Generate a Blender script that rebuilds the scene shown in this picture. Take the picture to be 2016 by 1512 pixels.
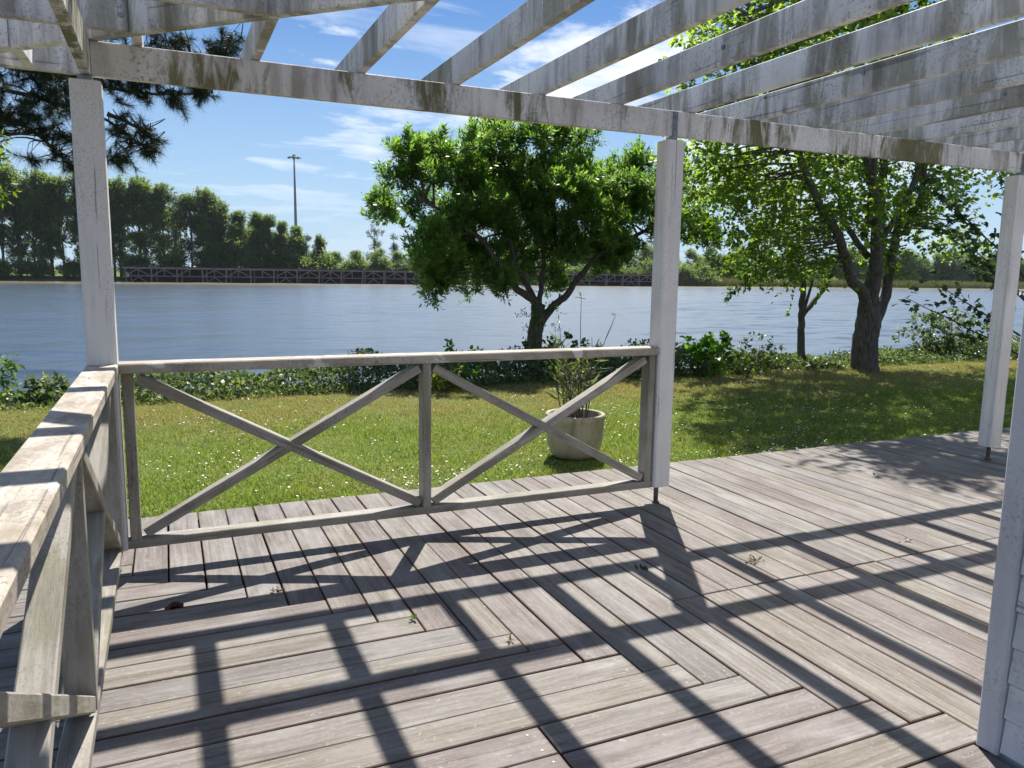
import bpy, math, random
import numpy as np
from mathutils import Vector, Matrix
sc = bpy.context.scene
COL = sc.collection
for o in list(bpy.data.objects):
    bpy.data.objects.remove(o)

# ------------------------------------------------------------------ camera
YAW, PITCH, ROLL = math.radians(24.230), math.radians(-8.208), math.radians(0.854)
fw = Vector((math.sin(YAW) * math.cos(PITCH), math.cos(YAW) * math.cos(PITCH), math.sin(PITCH)))
rt = Vector((math.cos(YAW), -math.sin(YAW), 0))
up = rt.cross(fw)
r2 = rt * math.cos(ROLL) + up * math.sin(ROLL)
u2 = up * math.cos(ROLL) - rt * math.sin(ROLL)
cam = bpy.data.cameras.new('camera')
cam.sensor_width = 36.0
cam.lens = 1508.5 / 2016 * 36.0
cam.clip_start = 0.05
cam.clip_end = 6000
co = bpy.data.objects.new('camera', cam)
M = Matrix.Identity(4)
for i in range(3):
    M[i][0], M[i][1], M[i][2] = r2[i], u2[i], -fw[i]
M[0][3], M[1][3], M[2][3] = 0.9074, -4.1971, 1.5269
co.matrix_world = M
COL.objects.link(co)
sc.camera = co

# ------------------------------------------------------------------ sun, sky, exposure
SUN = Vector((0.345, 0.622, 1.0)).normalized()
EL = math.asin(SUN.z)
AZ = math.atan2(SUN.x, SUN.y)
sl = bpy.data.lights.new('sun', 'SUN')
sl.energy = 5.0
sl.angle = math.radians(0.53)
sl.color = (1.0, 0.955, 0.89)
so = bpy.data.objects.new('sun', sl)
so.rotation_euler = SUN.to_track_quat('Z', 'Y').to_euler()
COL.objects.link(so)

w = bpy.data.worlds.new('World')
sc.world = w
w.use_nodes = True
nt = w.node_tree
nt.nodes.clear()


class NB:
    """small node-graph builder"""
    def __init__(self, tree):
        self.t = tree

    def n(self, typ, **kw):
        nd = self.t.nodes.new(typ)
        for k, v in kw.items():
            if k.startswith('i_'):
                key = k[2:]
                key = int(key) if key.isdigit() else key
                if hasattr(v, 'is_output') and v.is_output:
                    self.t.links.new(v, nd.inputs[key])
                else:
                    nd.inputs[key].default_value = v
            else:
                setattr(nd, k, v)
        return nd

    def link(self, a, b):
        self.t.links.new(a, b)

    def math(self, op, a, b=None, c=None, clamp=False):
        nd = self.t.nodes.new('ShaderNodeMath')
        nd.operation = op
        nd.use_clamp = clamp
        for i, v in enumerate((a, b, c)):
            if v is None:
                continue
            if hasattr(v, 'is_output'):
                self.t.links.new(v, nd.inputs[i])
            else:
                nd.inputs[i].default_value = v
        return nd.outputs[0]

    def vmul(self, v, s):
        nd = self.t.nodes.new('ShaderNodeVectorMath')
        nd.operation = 'MULTIPLY'
        self.t.links.new(v, nd.inputs[0])
        nd.inputs[1].default_value = s
        return nd.outputs[0]

    def vadd(self, a, b):
        nd = self.t.nodes.new('ShaderNodeVectorMath')
        nd.operation = 'ADD'
        for i, v in enumerate((a, b)):
            if hasattr(v, 'is_output'):
                self.t.links.new(v, nd.inputs[i])
            else:
                nd.inputs[i].default_value = v
        return nd.outputs[0]

    def noise(self, vec, scale, detail=4.0, rough=0.55, dist=0.0):
        nd = self.t.nodes.new('ShaderNodeTexNoise')
        nd.inputs['Scale'].default_value = scale
        nd.inputs['Detail'].default_value = detail
        nd.inputs['Roughness'].default_value = rough
        nd.inputs['Distortion'].default_value = dist
        if vec is not None:
            self.t.links.new(vec, nd.inputs['Vector'])
        return nd.outputs['Fac']

    def ramp(self, fac, stops, interp='LINEAR'):
        nd = self.t.nodes.new('ShaderNodeValToRGB')
        cr = nd.color_ramp
        cr.interpolation = interp
        while len(cr.elements) < len(stops):
            cr.elements.new(0.5)
        for e, (p, c) in zip(cr.elements, stops):
            e.position = p
            if not hasattr(c, '__len__'):
                c = (c, c, c)
            e.color = (c[0], c[1], c[2], 1)
        self.t.links.new(fac, nd.inputs[0])
        return nd.outputs[0]

    def mix(self, fac, a, b, blend='MIX'):
        nd = self.t.nodes.new('ShaderNodeMix')
        nd.data_type = 'RGBA'
        nd.blend_type = blend
        for s, v in ((nd.inputs[0], fac), (nd.inputs[6], a), (nd.inputs[7], b)):
            if hasattr(v, 'is_output'):
                self.t.links.new(v, s)
            elif hasattr(v, '__len__'):
                s.default_value = (v[0], v[1], v[2], 1)
            else:
                s.default_value = v
        return nd.outputs[2]


CLOUD_SEED = 22.5
CLOUD_TURN = math.radians(-9.0)
nb = NB(nt)
sky = nb.n('ShaderNodeTexSky', sky_type='NISHITA', sun_disc=False, sun_elevation=EL, sun_rotation=AZ,
           altitude=10.0, air_density=1.0, dust_density=0.15, ozone_density=1.6)
tc = nb.n('ShaderNodeTexCoord')
sep = nb.n('ShaderNodeSeparateXYZ', i_0=tc.outputs['Generated'])
zc = nb.math('ADD', nb.math('MAXIMUM', sep.outputs[2], 0.0), 0.09)
cx = nb.math('DIVIDE', sep.outputs[0], zc)
cy = nb.math('DIVIDE', sep.outputs[1], zc)
cv = nb.n('ShaderNodeCombineXYZ', i_0=cx, i_1=cy, i_2=CLOUD_SEED).outputs[0]
vr = nb.n('ShaderNodeVectorRotate', rotation_type='Z_AXIS', i_Vector=cv, i_Angle=CLOUD_TURN)
cv = vr.outputs[0]
n1 = nb.noise(nb.vmul(cv, (0.85, 1.0, 1.0)), 1.7, 10.0, 0.60, 0.15)
n2 = nb.noise(cv, 0.45, 2.0, 0.5, 0.0)
dens = nb.math('ADD', n1, nb.math('MULTIPLY', nb.math('SUBTRACT', n2, 0.5), 1.1))
cmask = nb.ramp(dens, [(0.54, 0.0), (0.60, 0.5), (0.70, 1.0)])
wisp = nb.ramp(nb.noise(nb.vmul(cv, (0.35, 1.2, 1.0)), 2.0, 8.0, 0.62, 0.5), [(0.56, 0.0), (0.78, 0.5)])
cm = nb.math('MAXIMUM', cmask, wisp)
cm = nb.math('MULTIPLY', cm, nb.ramp(sep.outputs[2], [(0.05, 0.10), (0.25, 1.0)]))
azure = nb.mix(1.0, sky.outputs[0], (0.76, 1.05, 1.38), 'MULTIPLY')
azure = nb.mix(nb.ramp(sep.outputs[2], [(0.0, 0.9), (0.10, 0.55), (0.30, 0.0)]), azure, (7.2, 9.4, 11.8))
ccol = nb.mix(0.93, azure, (16.0, 16.3, 16.8))
skyc = nb.mix(cm, azure, ccol)
bg = nb.n('ShaderNodeBackground', i_Color=skyc, i_Strength=0.048)
ow = nb.n('ShaderNodeOutputWorld', i_Surface=bg.outputs[0])

sc.view_settings.view_transform = 'Standard'
sc.view_settings.look = 'None'
sc.view_settings.gamma = 1.0
sc.view_settings.use_curve_mapping = False
sc.view_settings.exposure = 0.72
sc.cycles.max_bounces = 6
sc.cycles.diffuse_bounces = 3
sc.cycles.transmission_bounces = 3
sc.cycles.transparent_max_bounces = 8
sc.cycles.caustics_reflective = False
sc.cycles.caustics_refractive = False

RNG = np.random.default_rng(11)
random.seed(5)


# ------------------------------------------------------------------ helpers
def tag(o, label=None, cat=None, group=None, kind=None):
    if label:
        o['label'] = label
    if cat:
        o['category'] = cat
    if group:
        o['group'] = group
    if kind:
        o['kind'] = kind
    return o


WORLD = {}


def empty(name, loc=(0, 0, 0)):
    o = bpy.data.objects.new(name, None)
    o.location = loc
    WORLD[o.name] = Matrix.Translation(loc)
    o.empty_display_size = 0.1
    COL.objects.link(o)
    return o


def link(name, me, mat=None, parent=None, mw=None):
    o = bpy.data.objects.new(name, me)
    if mat is not None and len(me.materials) == 0:
        me.materials.append(mat)
    COL.objects.link(o)
    mw = mw if mw is not None else Matrix.Identity(4)
    WORLD[o.name] = mw
    o.matrix_world = mw
    if parent is not None:
        o.parent = parent
        o.matrix_parent_inverse = WORLD[parent.name].inverted()
    return o


class MB:
    def __init__(self):
        self.v = []
        self.f = []

    def poly(self, pts, faces):
        b = len(self.v)
        self.v += [tuple(p) for p in pts]
        self.f += [tuple(i + b for i in f) for f in faces]

    def box(self, x0, x1, y0, y1, z0, z1):
        self.poly([(x0, y0, z0), (x1, y0, z0), (x1, y1, z0), (x0, y1, z0), (x0, y0, z1), (x1, y0, z1), (x1, y1, z1), (x0, y1, z1)],
                  [(0, 3, 2, 1), (4, 5, 6, 7), (0, 1, 5, 4), (1, 2, 6, 5), (2, 3, 7, 6), (3, 0, 4, 7)])

    def tube(self, pts, rad, n=8, cap=True):
        pts = [Vector(p) for p in pts]
        m = len(pts)
        b = len(self.v)
        t0 = (pts[1] - pts[0]).normalized()
        a = t0.orthogonal().normalized()
        for i, p in enumerate(pts):
            t = (pts[min(i + 1, m - 1)] - pts[max(i - 1, 0)]).normalized()
            a = (a - t * a.dot(t)).normalized()
            c = t.cross(a)
            r = rad[i] if hasattr(rad, '__len__') else rad
            for k in range(n):
                th = 2 * math.pi * k / n
                self.v.append(tuple(p + (a * math.cos(th) + c * math.sin(th)) * r))
        for i in range(m - 1):
            for k in range(n):
                k2 = (k + 1) % n
                self.f.append((b + i * n + k, b + i * n + k2, b + (i + 1) * n + k2, b + (i + 1) * n + k))
        if cap:
            self.f.append(tuple(b + k for k in range(n))[::-1])
            self.f.append(tuple(b + (m - 1) * n + k for k in range(n)))

    def lathe(self, prof, c, n=40):
        b = len(self.v)
        for r, z in prof:
            for k in range(n):
                th = 2 * math.pi * k / n
                self.v.append((c[0] + r * math.cos(th), c[1] + r * math.sin(th), c[2] + z))
        for i in range(len(prof) - 1):
            for k in range(n):
                k2 = (k + 1) % n
                self.f.append((b + i * n + k, b + i * n + k2, b + (i + 1) * n + k2, b + (i + 1) * n + k))

    def mesh(self, name, smooth=False):
        me = bpy.data.meshes.new(name)
        me.from_pydata(self.v, [], self.f)
        if smooth:
            me.polygons.foreach_set('use_smooth', [True] * len(me.polygons))
        me.update()
        return me

    def build(self, name, mat, parent=None, smooth=False):
        return link(name, self.mesh(name, smooth), mat, parent)


def np_mesh(name, V, F, rnd=None, smooth=False):
    """V (n,3), F (m,k) index array -> mesh, fast"""
    me = bpy.data.meshes.new(name)
    m, k = F.shape
    me.vertices.add(len(V))
    me.vertices.foreach_set('co', np.ascontiguousarray(V, dtype=np.float32).ravel())
    me.loops.add(m * k)
    me.loops.foreach_set('vertex_index', np.ascontiguousarray(F, dtype=np.int32).ravel())
    me.polygons.add(m)
    me.polygons.foreach_set('loop_start', np.arange(0, m * k, k, dtype=np.int32))
    if smooth:
        me.polygons.foreach_set('use_smooth', np.ones(m, dtype=bool))
    me.update(calc_edges=True)
    if rnd is not None:
        at = me.attributes.new('rnd', 'FLOAT', 'POINT')
        at.data.foreach_set('value', np.ascontiguousarray(rnd, dtype=np.float32))
    return me


def member_mesh(L, wd, ht, c=0.004, name='member'):
    """chamfered bar along local x, centred on the axis"""
    a, b = wd / 2, ht / 2
    ring = [(-a + c, -b), (a - c, -b), (a, -b + c), (a, b - c), (a - c, b), (-a + c, b), (-a, b - c), (-a, -b + c)]
    V = [(0, y, z) for y, z in ring] + [(L, y, z) for y, z in ring]
    F = [(k, (k + 1) % 8, 8 + (k + 1) % 8, 8 + k) for k in range(8)] + [tuple(range(7, -1, -1)), tuple(range(8, 16))]
    me = bpy.data.meshes.new(name)
    me.from_pydata(V, [], F)
    return me


def frame(p0, p1, upv=(0, 0, 1)):
    p0, p1 = Vector(p0), Vector(p1)
    x = (p1 - p0).normalized()
    z = Vector(upv)
    z = (z - x * z.dot(x)).normalized()
    y = z.cross(x)
    m = Matrix.Identity(4)
    for i in range(3):
        m[i][0], m[i][1], m[i][2], m[i][3] = x[i], y[i], z[i], p0[i]
    return m


def member(name, p0, p1, wd, ht, mat, parent, upv=(0, 0, 1), c=0.004):
    L = (Vector(p1) - Vector(p0)).length
    return link(name, member_mesh(L, wd, ht, c, name), mat, parent, frame(p0, p1, upv))


def spline(pts, n=5):
    P = [np.array(p, float) for p in pts]
    P = [2 * P[0] - P[1]] + P + [2 * P[-1] - P[-2]]
    out = []
    for i in range(1, len(P) - 2):
        for k in range(n):
            t = k / n
            a, b, c, d = P[i - 1], P[i], P[i + 1], P[i + 2]
            out.append(0.5 * (2 * b + (c - a) * t + (2 * a - 5 * b + 4 * c - d) * t * t + (3 * b - a - 3 * c + d) * t ** 3))
    out.append(P[-2])
    return out


def unit(a):
    return a / np.maximum(np.linalg.norm(a, axis=-1, keepdims=True), 1e-9)


def rvec(n):
    return unit(RNG.normal(size=(n, 3)))


# ------------------------------------------------------------------ materials
def new_mat(name):
    m = bpy.data.materials.new(name)
    m.use_nodes = True
    m.node_tree.nodes.clear()
    return m, NB(m.node_tree)


def finish(m, b, color, rough=0.6, bump=None, bstr=0.2, bdist=0.01, spec=0.3, metallic=0.0):
    bs = b.n('ShaderNodeBsdfPrincipled')
    for s, v in (('Base Color', color), ('Roughness', rough)):
        if hasattr(v, 'is_output'):
            b.link(v, bs.inputs[s])
        elif hasattr(v, '__len__'):
            bs.inputs[s].default_value = (v[0], v[1], v[2], 1)
        else:
            bs.inputs[s].default_value = v
    bs.inputs['Specular IOR Level'].default_value = spec
    bs.inputs['Metallic'].default_value = metallic
    if bump is not None:
        bn = b.n('ShaderNodeBump', i_Strength=bstr, i_Distance=bdist, i_Height=bump)
        b.link(bn.outputs[0], bs.inputs['Normal'])
    out = b.n('ShaderNodeOutputMaterial', i_Surface=bs.outputs[0])
    return m


def obj_coords(b, rs=37.0):
    t = b.n('ShaderNodeTexCoord')
    oi = b.n('ShaderNodeObjectInfo')
    off = b.n('ShaderNodeCombineXYZ', i_0=b.math('MULTIPLY', oi.outputs['Random'], rs), i_1=b.math('MULTIPLY', oi.outputs['Random'], rs * 1.7), i_2=0.0)
    return b.vadd(t.outputs['Object'], off.outputs[0]), t.outputs['Object'], oi.outputs['Random']


def mat_paint(name, base, dirt, streak, s_lo, s_hi, algae=0.0, speck=0.5, speck_scale=70.0, s_amt=0.7, wear=0.0, cracks=0.5):
    m, b = new_mat(name)
    v, loc, rnd = obj_coords(b)
    st = b.noise(b.vmul(v, streak), 1.0, 8.0, 0.64, 0.35)
    blot = b.noise(v, 2.1, 5.0, 0.6)
    sf = b.math('MULTIPLY', b.ramp(st, [(s_lo, 0.0), (s_hi, 1.0)]), b.ramp(blot, [(0.36, 0.12), (0.58, 1.0)]))
    # overall greying differs from piece to piece and along each piece
    tone = b.ramp(b.math('ADD', b.math('MULTIPLY', b.noise(v, 0.9, 3.0), 0.7), b.math('MULTIPLY', rnd, 0.3)), [(0.3, 0.80), (0.7, 1.08)])
    col = b.mix(1.0, base, tone, 'MULTIPLY')
    col = b.mix(b.math('MULTIPLY', sf, s_amt), col, dirt)
    # bluish weathered film where the paint is thin
    fl = b.math('MULTIPLY', b.ramp(b.noise(b.vmul(v, (streak[0] * 0.35, streak[1] * 0.35, streak[2] * 0.6)), 1.0, 6.0, 0.6, 0.4), [(0.54, 0.0), (0.66, 1.0)]), 0.32)
    col = b.mix(fl, col, (base[0] * 0.48, base[1] * 0.50, base[2] * 0.56))
    col = b.mix(b.math('MULTIPLY', b.ramp(b.noise(b.vmul(v, (2.2, 2.2, 3.0)), 1.0, 5.0), [(0.5, 0.0), (0.72, 1.0)]), 0.35), col,
                (base[0] * 1.12, base[1] * 1.13, base[2] * 1.16))
    if algae > 0:
        al = b.noise(b.vmul(v, (streak[0] * 1.5, streak[1] * 1.5, streak[2] * 2.4)), 1.0, 9.0, 0.72, 0.6)
        am = b.noise(b.vmul(v, (1.9, 1.9, 0.5)), 1.0, 3.0, 0.6)
        af = b.ramp(b.math('ADD', b.math('MULTIPLY', al, 0.55), b.math('MULTIPLY', am, 0.75)), [(0.645, 0.0), (0.725, 1.0)])
        col = b.mix(b.math('MULTIPLY', af, algae), col, b.ramp(al, [(0.4, (0.115, 0.112, 0.045)), (0.65, (0.20, 0.185, 0.10))]))
    sp = b.noise(v, speck_scale, 4.0, 0.72)
    spf = b.math('MULTIPLY', b.ramp(sp, [(0.52, 0.0), (0.64, 1.0)]), b.ramp(b.noise(v, 3.2, 5.0, 0.65), [(0.42, 0.0), (0.58, 1.0)]))
    col = b.mix(b.math('MULTIPLY', spf, speck), col, (0.13, 0.115, 0.10))
    h = b.math('SUBTRACT', b.math('MULTIPLY', sp, 0.6), sf)
    if cracks > 0:
        ck = b.ramp(b.noise(b.vmul(v, (0.9, 34.0, 34.0)), 1.0, 3.0, 0.5, 0.8), [(0.655, 0.0), (0.675, 1.0)])
        col = b.mix(b.math('MULTIPLY', ck, cracks), col, (0.07, 0.06, 0.052))
        h = b.math('SUBTRACT', h, ck)
    if wear > 0:
        wr = b.ramp(b.noise(v, 6.0, 8.0, 0.66, 0.7), [(0.57, 0.0), (0.60, 1.0)])
        col = b.mix(b.math('MULTIPLY', wr, wear), col, (0.25, 0.205, 0.17))
        wh = b.ramp(b.noise(b.vmul(v, (4.0, 5.0, 5.0)), 1.0, 8.0, 0.7, 0.5), [(0.58, 0.0), (0.61, 1.0)])
        col = b.mix(b.math('MULTIPLY', wh, wear * 1.4), col, (0.74, 0.72, 0.69))
        h = b.math('ADD', h, b.math('MULTIPLY', wh, 0.8))
    return finish(m, b, col, 0.62, h, 0.28, 0.004, 0.3)


def mat_plank():
    m, b = new_mat('weathered_hardwood')
    v, loc, rnd = obj_coords(b, 61.0)
    g = b.noise(b.vmul(v, (1.3, 30.0, 30.0)), 1.0, 7.0, 0.6, 1.2)
    g2 = b.noise(b.vmul(v, (5.0, 110.0, 110.0)), 1.0, 4.0, 0.6, 0.4)
    gg = b.math('ADD', b.math('MULTIPLY', g, 0.75), b.math('MULTIPLY', g2, 0.25))
    col = b.ramp(gg, [(0.30, (0.090, 0.076, 0.067)), (0.47, (0.160, 0.145, 0.131)), (0.60, (0.220, 0.204, 0.188)), (0.72, (0.290, 0.275, 0.258))])
    tint = b.ramp(rnd, [(0.0, (0.80, 0.68, 0.64)), (0.14, (1.02, 0.95, 0.80)), (0.30, (1.0, 0.88, 0.86)), (0.46, (1.14, 1.12, 1.05)), (0.60, (0.86, 0.83, 0.84)), (0.74, (1.10, 1.02, 0.86)), (0.87, (0.94, 0.84, 0.78))], 'CONSTANT')
    col = b.mix(0.55, col, tint, 'MULTIPLY')
    mo = b.ramp(b.noise(b.vmul(v, (16.0, 34.0, 34.0)), 1.0, 6.0, 0.75, 2.0), [(0.3, 0.74), (0.7, 1.26)])
    col = b.mix(0.8, col, mo, 'MULTIPLY')
    # silvered, bleached patches and fine whitish scuffs
    bl = b.ramp(b.noise(b.vmul(v, (2.0, 5.0, 5.0)), 1.0, 6.0, 0.6, 0.5), [(0.45, 0.0), (0.70, 1.0)])
    col = b.mix(b.math('MULTIPLY', bl, 0.5), col, (0.338, 0.325, 0.312))
    sc_ = b.ramp(b.noise(b.vmul(v, (22.0, 40.0, 40.0)), 1.0, 5.0, 0.75, 1.5), [(0.60, 0.0), (0.66, 1.0)])
    col = b.mix(b.math('MULTIPLY', sc_, 0.30), col, (0.58, 0.56, 0.53))
    dk = b.ramp(b.noise(b.vmul(v, (9.0, 14.0, 14.0)), 1.0, 5.0, 0.7), [(0.62, 0.0), (0.72, 1.0)])
    col = b.mix(b.math('MULTIPLY', dk, 0.35), col, (0.12, 0.085, 0.07))
    # freshly worn edges of the boards keep their red-brown heartwood
    geo = b.n('ShaderNodeNewGeometry')
    nz = b.n('ShaderNodeSeparateXYZ', i_0=geo.outputs['Normal']).outputs[2]
    col = b.mix(b.ramp(nz, [(0.3, 0.75), (0.8, 0.0)]), col, (0.16, 0.075, 0.05))
    return finish(m, b, col, 0.68, gg, 0.35, 0.004, 0.25)


def mat_simple(name, c0, c1, scale=8.0, rough=0.7, bstr=0.3, bdist=0.01, stretch=(1, 1, 1), metallic=0.0, world=False):
    m, b = new_mat(name)
    t = b.n('ShaderNodeTexCoord')
    if world:
        v = b.n('ShaderNodeNewGeometry').outputs['Position']
    else:
        v = t.outputs['Object']
    n = b.noise(b.vmul(v, stretch), scale, 7.0, 0.62, 0.3)
    col = b.ramp(n, [(0.3, c0), (0.7, c1)])
    return finish(m, b, col, rough, n, bstr, bdist, 0.3, metallic)


def mat_leaf(name, c_dark, c_mid, c_lite, trans=0.45, tcol=(1.25, 1.35, 0.55), rough=0.45):
    m, b = new_mat(name)
    at = b.n('ShaderNodeAttribute', attribute_name='rnd')
    col = b.ramp(at.outputs['Fac'], [(0.0, c_dark), (0.5, c_mid), (1.0, c_lite)])
    bs = b.n('ShaderNodeBsdfPrincipled', i_Roughness=rough)
    bs.inputs['Specular IOR Level'].default_value = 0.35
    b.link(col, bs.inputs['Base Color'])
    tr = b.n('ShaderNodeBsdfTranslucent')
    b.link(b.mix(1.0, col, tcol, 'MULTIPLY'), tr.inputs['Color'])
    mx = b.n('ShaderNodeMixShader', i_0=trans)
    b.link(bs.outputs[0], mx.inputs[1])
    b.link(tr.outputs[0], mx.inputs[2])
    b.n('ShaderNodeOutputMaterial', i_Surface=mx.outputs[0])
    return m


M_BEAM = mat_paint('painted_beam', (0.82, 0.805, 0.775), (0.28, 0.24, 0.195), (9, 9, 1.2), 0.47, 0.62, algae=1.0, speck=0.7, s_amt=0.8, cracks=0.3)
M_RAFTER = mat_paint('painted_rafter', (0.80, 0.80, 0.80), (0.21, 0.19, 0.172), (8, 8, 1.0), 0.46, 0.61, algae=0.6, speck=0.65, s_amt=0.82)
M_POST = mat_paint('painted_post', (0.74, 0.73, 0.715), (0.33, 0.29, 0.25), (0.8, 14, 14), 0.55, 0.74, algae=0.0, speck=0.45, speck_scale=120.0, s_amt=0.6)
M_RAIL = mat_paint('weathered_rail', (0.40, 0.37, 0.32), (0.17, 0.148, 0.12), (2.4, 20, 20), 0.42, 0.62, algae=0.5, speck=0.85, speck_scale=110.0, s_amt=0.8)
M_CAP = mat_paint('peeling_rail_cap', (0.50, 0.45, 0.38), (0.30, 0.24, 0.185), (5, 16, 16), 0.42, 0.60, algae=0.2, speck=0.75, speck_scale=75.0, s_amt=0.85, wear=0.5)
M_SIDING = mat_paint('house_paint', (0.66, 0.68, 0.72), (0.36, 0.36, 0.37), (2.0, 9, 9), 0.50, 0.72, algae=0.0, speck=0.4, s_amt=0.55)
M_PLANK = mat_plank()
M_STEEL = mat_simple('galvanised_steel', (0.16, 0.18, 0.20), (0.30, 0.33, 0.36), 30, 0.45, 0.1, 0.002, metallic=0.6)
M_RUST = mat_simple('rusty_pin', (0.05, 0.042, 0.04), (0.13, 0.11, 0.10), 40, 0.8, 0.2, 0.002)
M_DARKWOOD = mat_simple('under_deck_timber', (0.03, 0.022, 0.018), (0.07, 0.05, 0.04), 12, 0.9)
M_CONCRETE = mat_paint('planter_concrete', (0.47, 0.405, 0.295), (0.22, 0.175, 0.115), (8, 8, 1.3), 0.50, 0.68, algae=0.55, speck=0.6, speck_scale=90.0, s_amt=0.7, cracks=0.0)
M_SOIL = mat_simple('planter_soil', (0.02, 0.014, 0.01), (0.07, 0.05, 0.035), 40, 0.95, 0.8, 0.02)
M_BARK = mat_simple('ash_bark', (0.045, 0.036, 0.028), (0.16, 0.135, 0.105), 9, 0.95, 1.0, 0.03, (3, 3, 0.7))
M_BARK_M = mat_simple('maple_bark', (0.05, 0.042, 0.035), (0.23, 0.20, 0.17), 11, 0.95, 1.0, 0.03, (3, 3, 0.6))
M_BARK_F = mat_simple('far_bark', (0.07, 0.065, 0.055), (0.20, 0.185, 0.16), 2, 0.95, 0.3, 0.03)
M_TWIG = mat_simple('twig_bark', (0.06, 0.05, 0.04), (0.14, 0.12, 0.09), 20, 0.95)
M_PIER = mat_simple('old_pier_timber', (0.13, 0.108, 0.115), (0.27, 0.235, 0.245), 1.5, 0.9)
M_PIERBACK = mat_simple('dark_pier_boards', (0.015, 0.010, 0.011), (0.045, 0.03, 0.032), 1.2, 0.9)  # dark reddish timber of the pier's back wall, back posts and walkway
M_MAST = mat_simple('mast_steel', (0.20, 0.22, 0.26), (0.30, 0.33, 0.38), 1.0, 0.5, 0.0, 0.001)
M_LEAF1 = mat_leaf('ash_leaves', (0.046, 0.083, 0.022), (0.098, 0.160, 0.038), (0.180, 0.270, 0.058), 0.60, (2.2, 2.45, 1.2), 0.36)
M_LEAF3 = mat_leaf('maple_leaves', (0.075, 0.115, 0.026), (0.135, 0.198, 0.040), (0.225, 0.275, 0.070), 0.62, (2.35, 2.5, 1.15))
M_LEAF2 = mat_leaf('young_leaves', (0.055, 0.10, 0.016), (0.09, 0.16, 0.022), (0.15, 0.22, 0.03), 0.60, (2.0, 2.0, 0.8))
M_LEAFR = mat_leaf('low_maple_leaves', (0.03, 0.055, 0.022), (0.045, 0.085, 0.03), (0.08, 0.13, 0.04), 0.35)  # darker green leaves of the low maple
M_LEAFF = mat_leaf('far_leaves', (0.055, 0.085, 0.034), (0.110, 0.160, 0.058), (0.200, 0.255, 0.090), 0.54, (2.2, 2.3, 1.1))
M_LEAFF2 = mat_leaf('far_poplar_leaves', (0.055, 0.075, 0.045), (0.09, 0.12, 0.07), (0.14, 0.175, 0.095), 0.38, (1.1, 1.2, 0.75))
M_NEEDLE = mat_leaf('pine_needles', (0.016, 0.028, 0.014), (0.028, 0.045, 0.020), (0.05, 0.075, 0.028), 0.25)
M_BRAMBLE = mat_leaf('bramble_leaves', (0.045, 0.072, 0.026), (0.085, 0.125, 0.045), (0.19, 0.225, 0.115), 0.45, (1.8, 1.9, 0.9), 0.38)
M_SHRUB = mat_leaf('glossy_shrub_leaves', (0.06, 0.125, 0.02), (0.11, 0.215, 0.03), (0.18, 0.31, 0.045), 0.5, (2.0, 2.2, 0.8), 0.3)
M_YELLOW = mat_leaf('yellow_green_leaves', (0.13, 0.17, 0.025), (0.22, 0.27, 0.035), (0.30, 0.33, 0.05), 0.5)
M_OLE = mat_leaf('oleander_leaves', (0.075, 0.10, 0.045), (0.13, 0.165, 0.075), (0.24, 0.26, 0.14), 0.35)
M_REED = mat_leaf('reed_leaves', (0.10, 0.12, 0.045), (0.16, 0.17, 0.07), (0.24, 0.22, 0.11), 0.35)
M_DRY = mat_leaf('dry_leaf', (0.10, 0.065, 0.035), (0.17, 0.115, 0.065), (0.26, 0.19, 0.12), 0.2, (1.1, 0.9, 0.6))


def mat_grass():
    m, b = new_mat('lawn_blades')
    at = b.n('ShaderNodeAttribute', attribute_name='rnd')
    pos = b.n('ShaderNodeNewGeometry').outputs['Position']
    sx = b.n('ShaderNodeSeparateXYZ', i_0=pos)
    d1 = b.noise(pos, 0.9, 4.0, 0.6)
    d2 = b.noise(pos, 6.5, 6.0, 0.72)
    # the lawn dries out toward the river bank
    far = b.ramp(b.math('DIVIDE', sx.outputs[1], 7.0), [(0.46, 0.0), (0.66, 0.24), (0.90, 0.36)])
    dry = b.math('ADD', b.math('ADD', b.math('MULTIPLY', d1, 0.65), b.math('MULTIPLY', d2, 0.75)), far)
    dryf = b.ramp(dry, [(0.72, 0.0), (0.98, 1.0)])
    dryf = b.math('ADD', b.math('MULTIPLY', dryf, 0.75), b.ramp(at.outputs['Fac'], [(0.85, 0.0), (0.95, 0.25)]), clamp=True)
    green = b.ramp(at.outputs['Fac'], [(0.0, (0.085, 0.145, 0.028)), (0.5, (0.235, 0.325, 0.070)), (1.0, (0.44, 0.49, 0.15))])
    drc = b.ramp(at.outputs['Fac'], [(0.0, (0.32, 0.235, 0.12)), (1.0, (0.50, 0.39, 0.23))])
    col = b.mix(dryf, green, drc)
    bs = b.n('ShaderNodeBsdfPrincipled', i_Roughness=0.6)
    bs.inputs['Specular IOR Level'].default_value = 0.2
    b.link(col, bs.inputs['Base Color'])
    tr = b.n('ShaderNodeBsdfTranslucent')
    b.link(b.mix(1.0, col, (1.25, 1.3, 0.7), 'MULTIPLY'), tr.inputs['Color'])
    mx = b.n('ShaderNodeMixShader', i_0=0.45)
    b.link(bs.outputs[0], mx.inputs[1])
    b.link(tr.outputs[0], mx.inputs[2])
    b.n('ShaderNodeOutputMaterial', i_Surface=mx.outputs[0])
    return m


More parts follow.
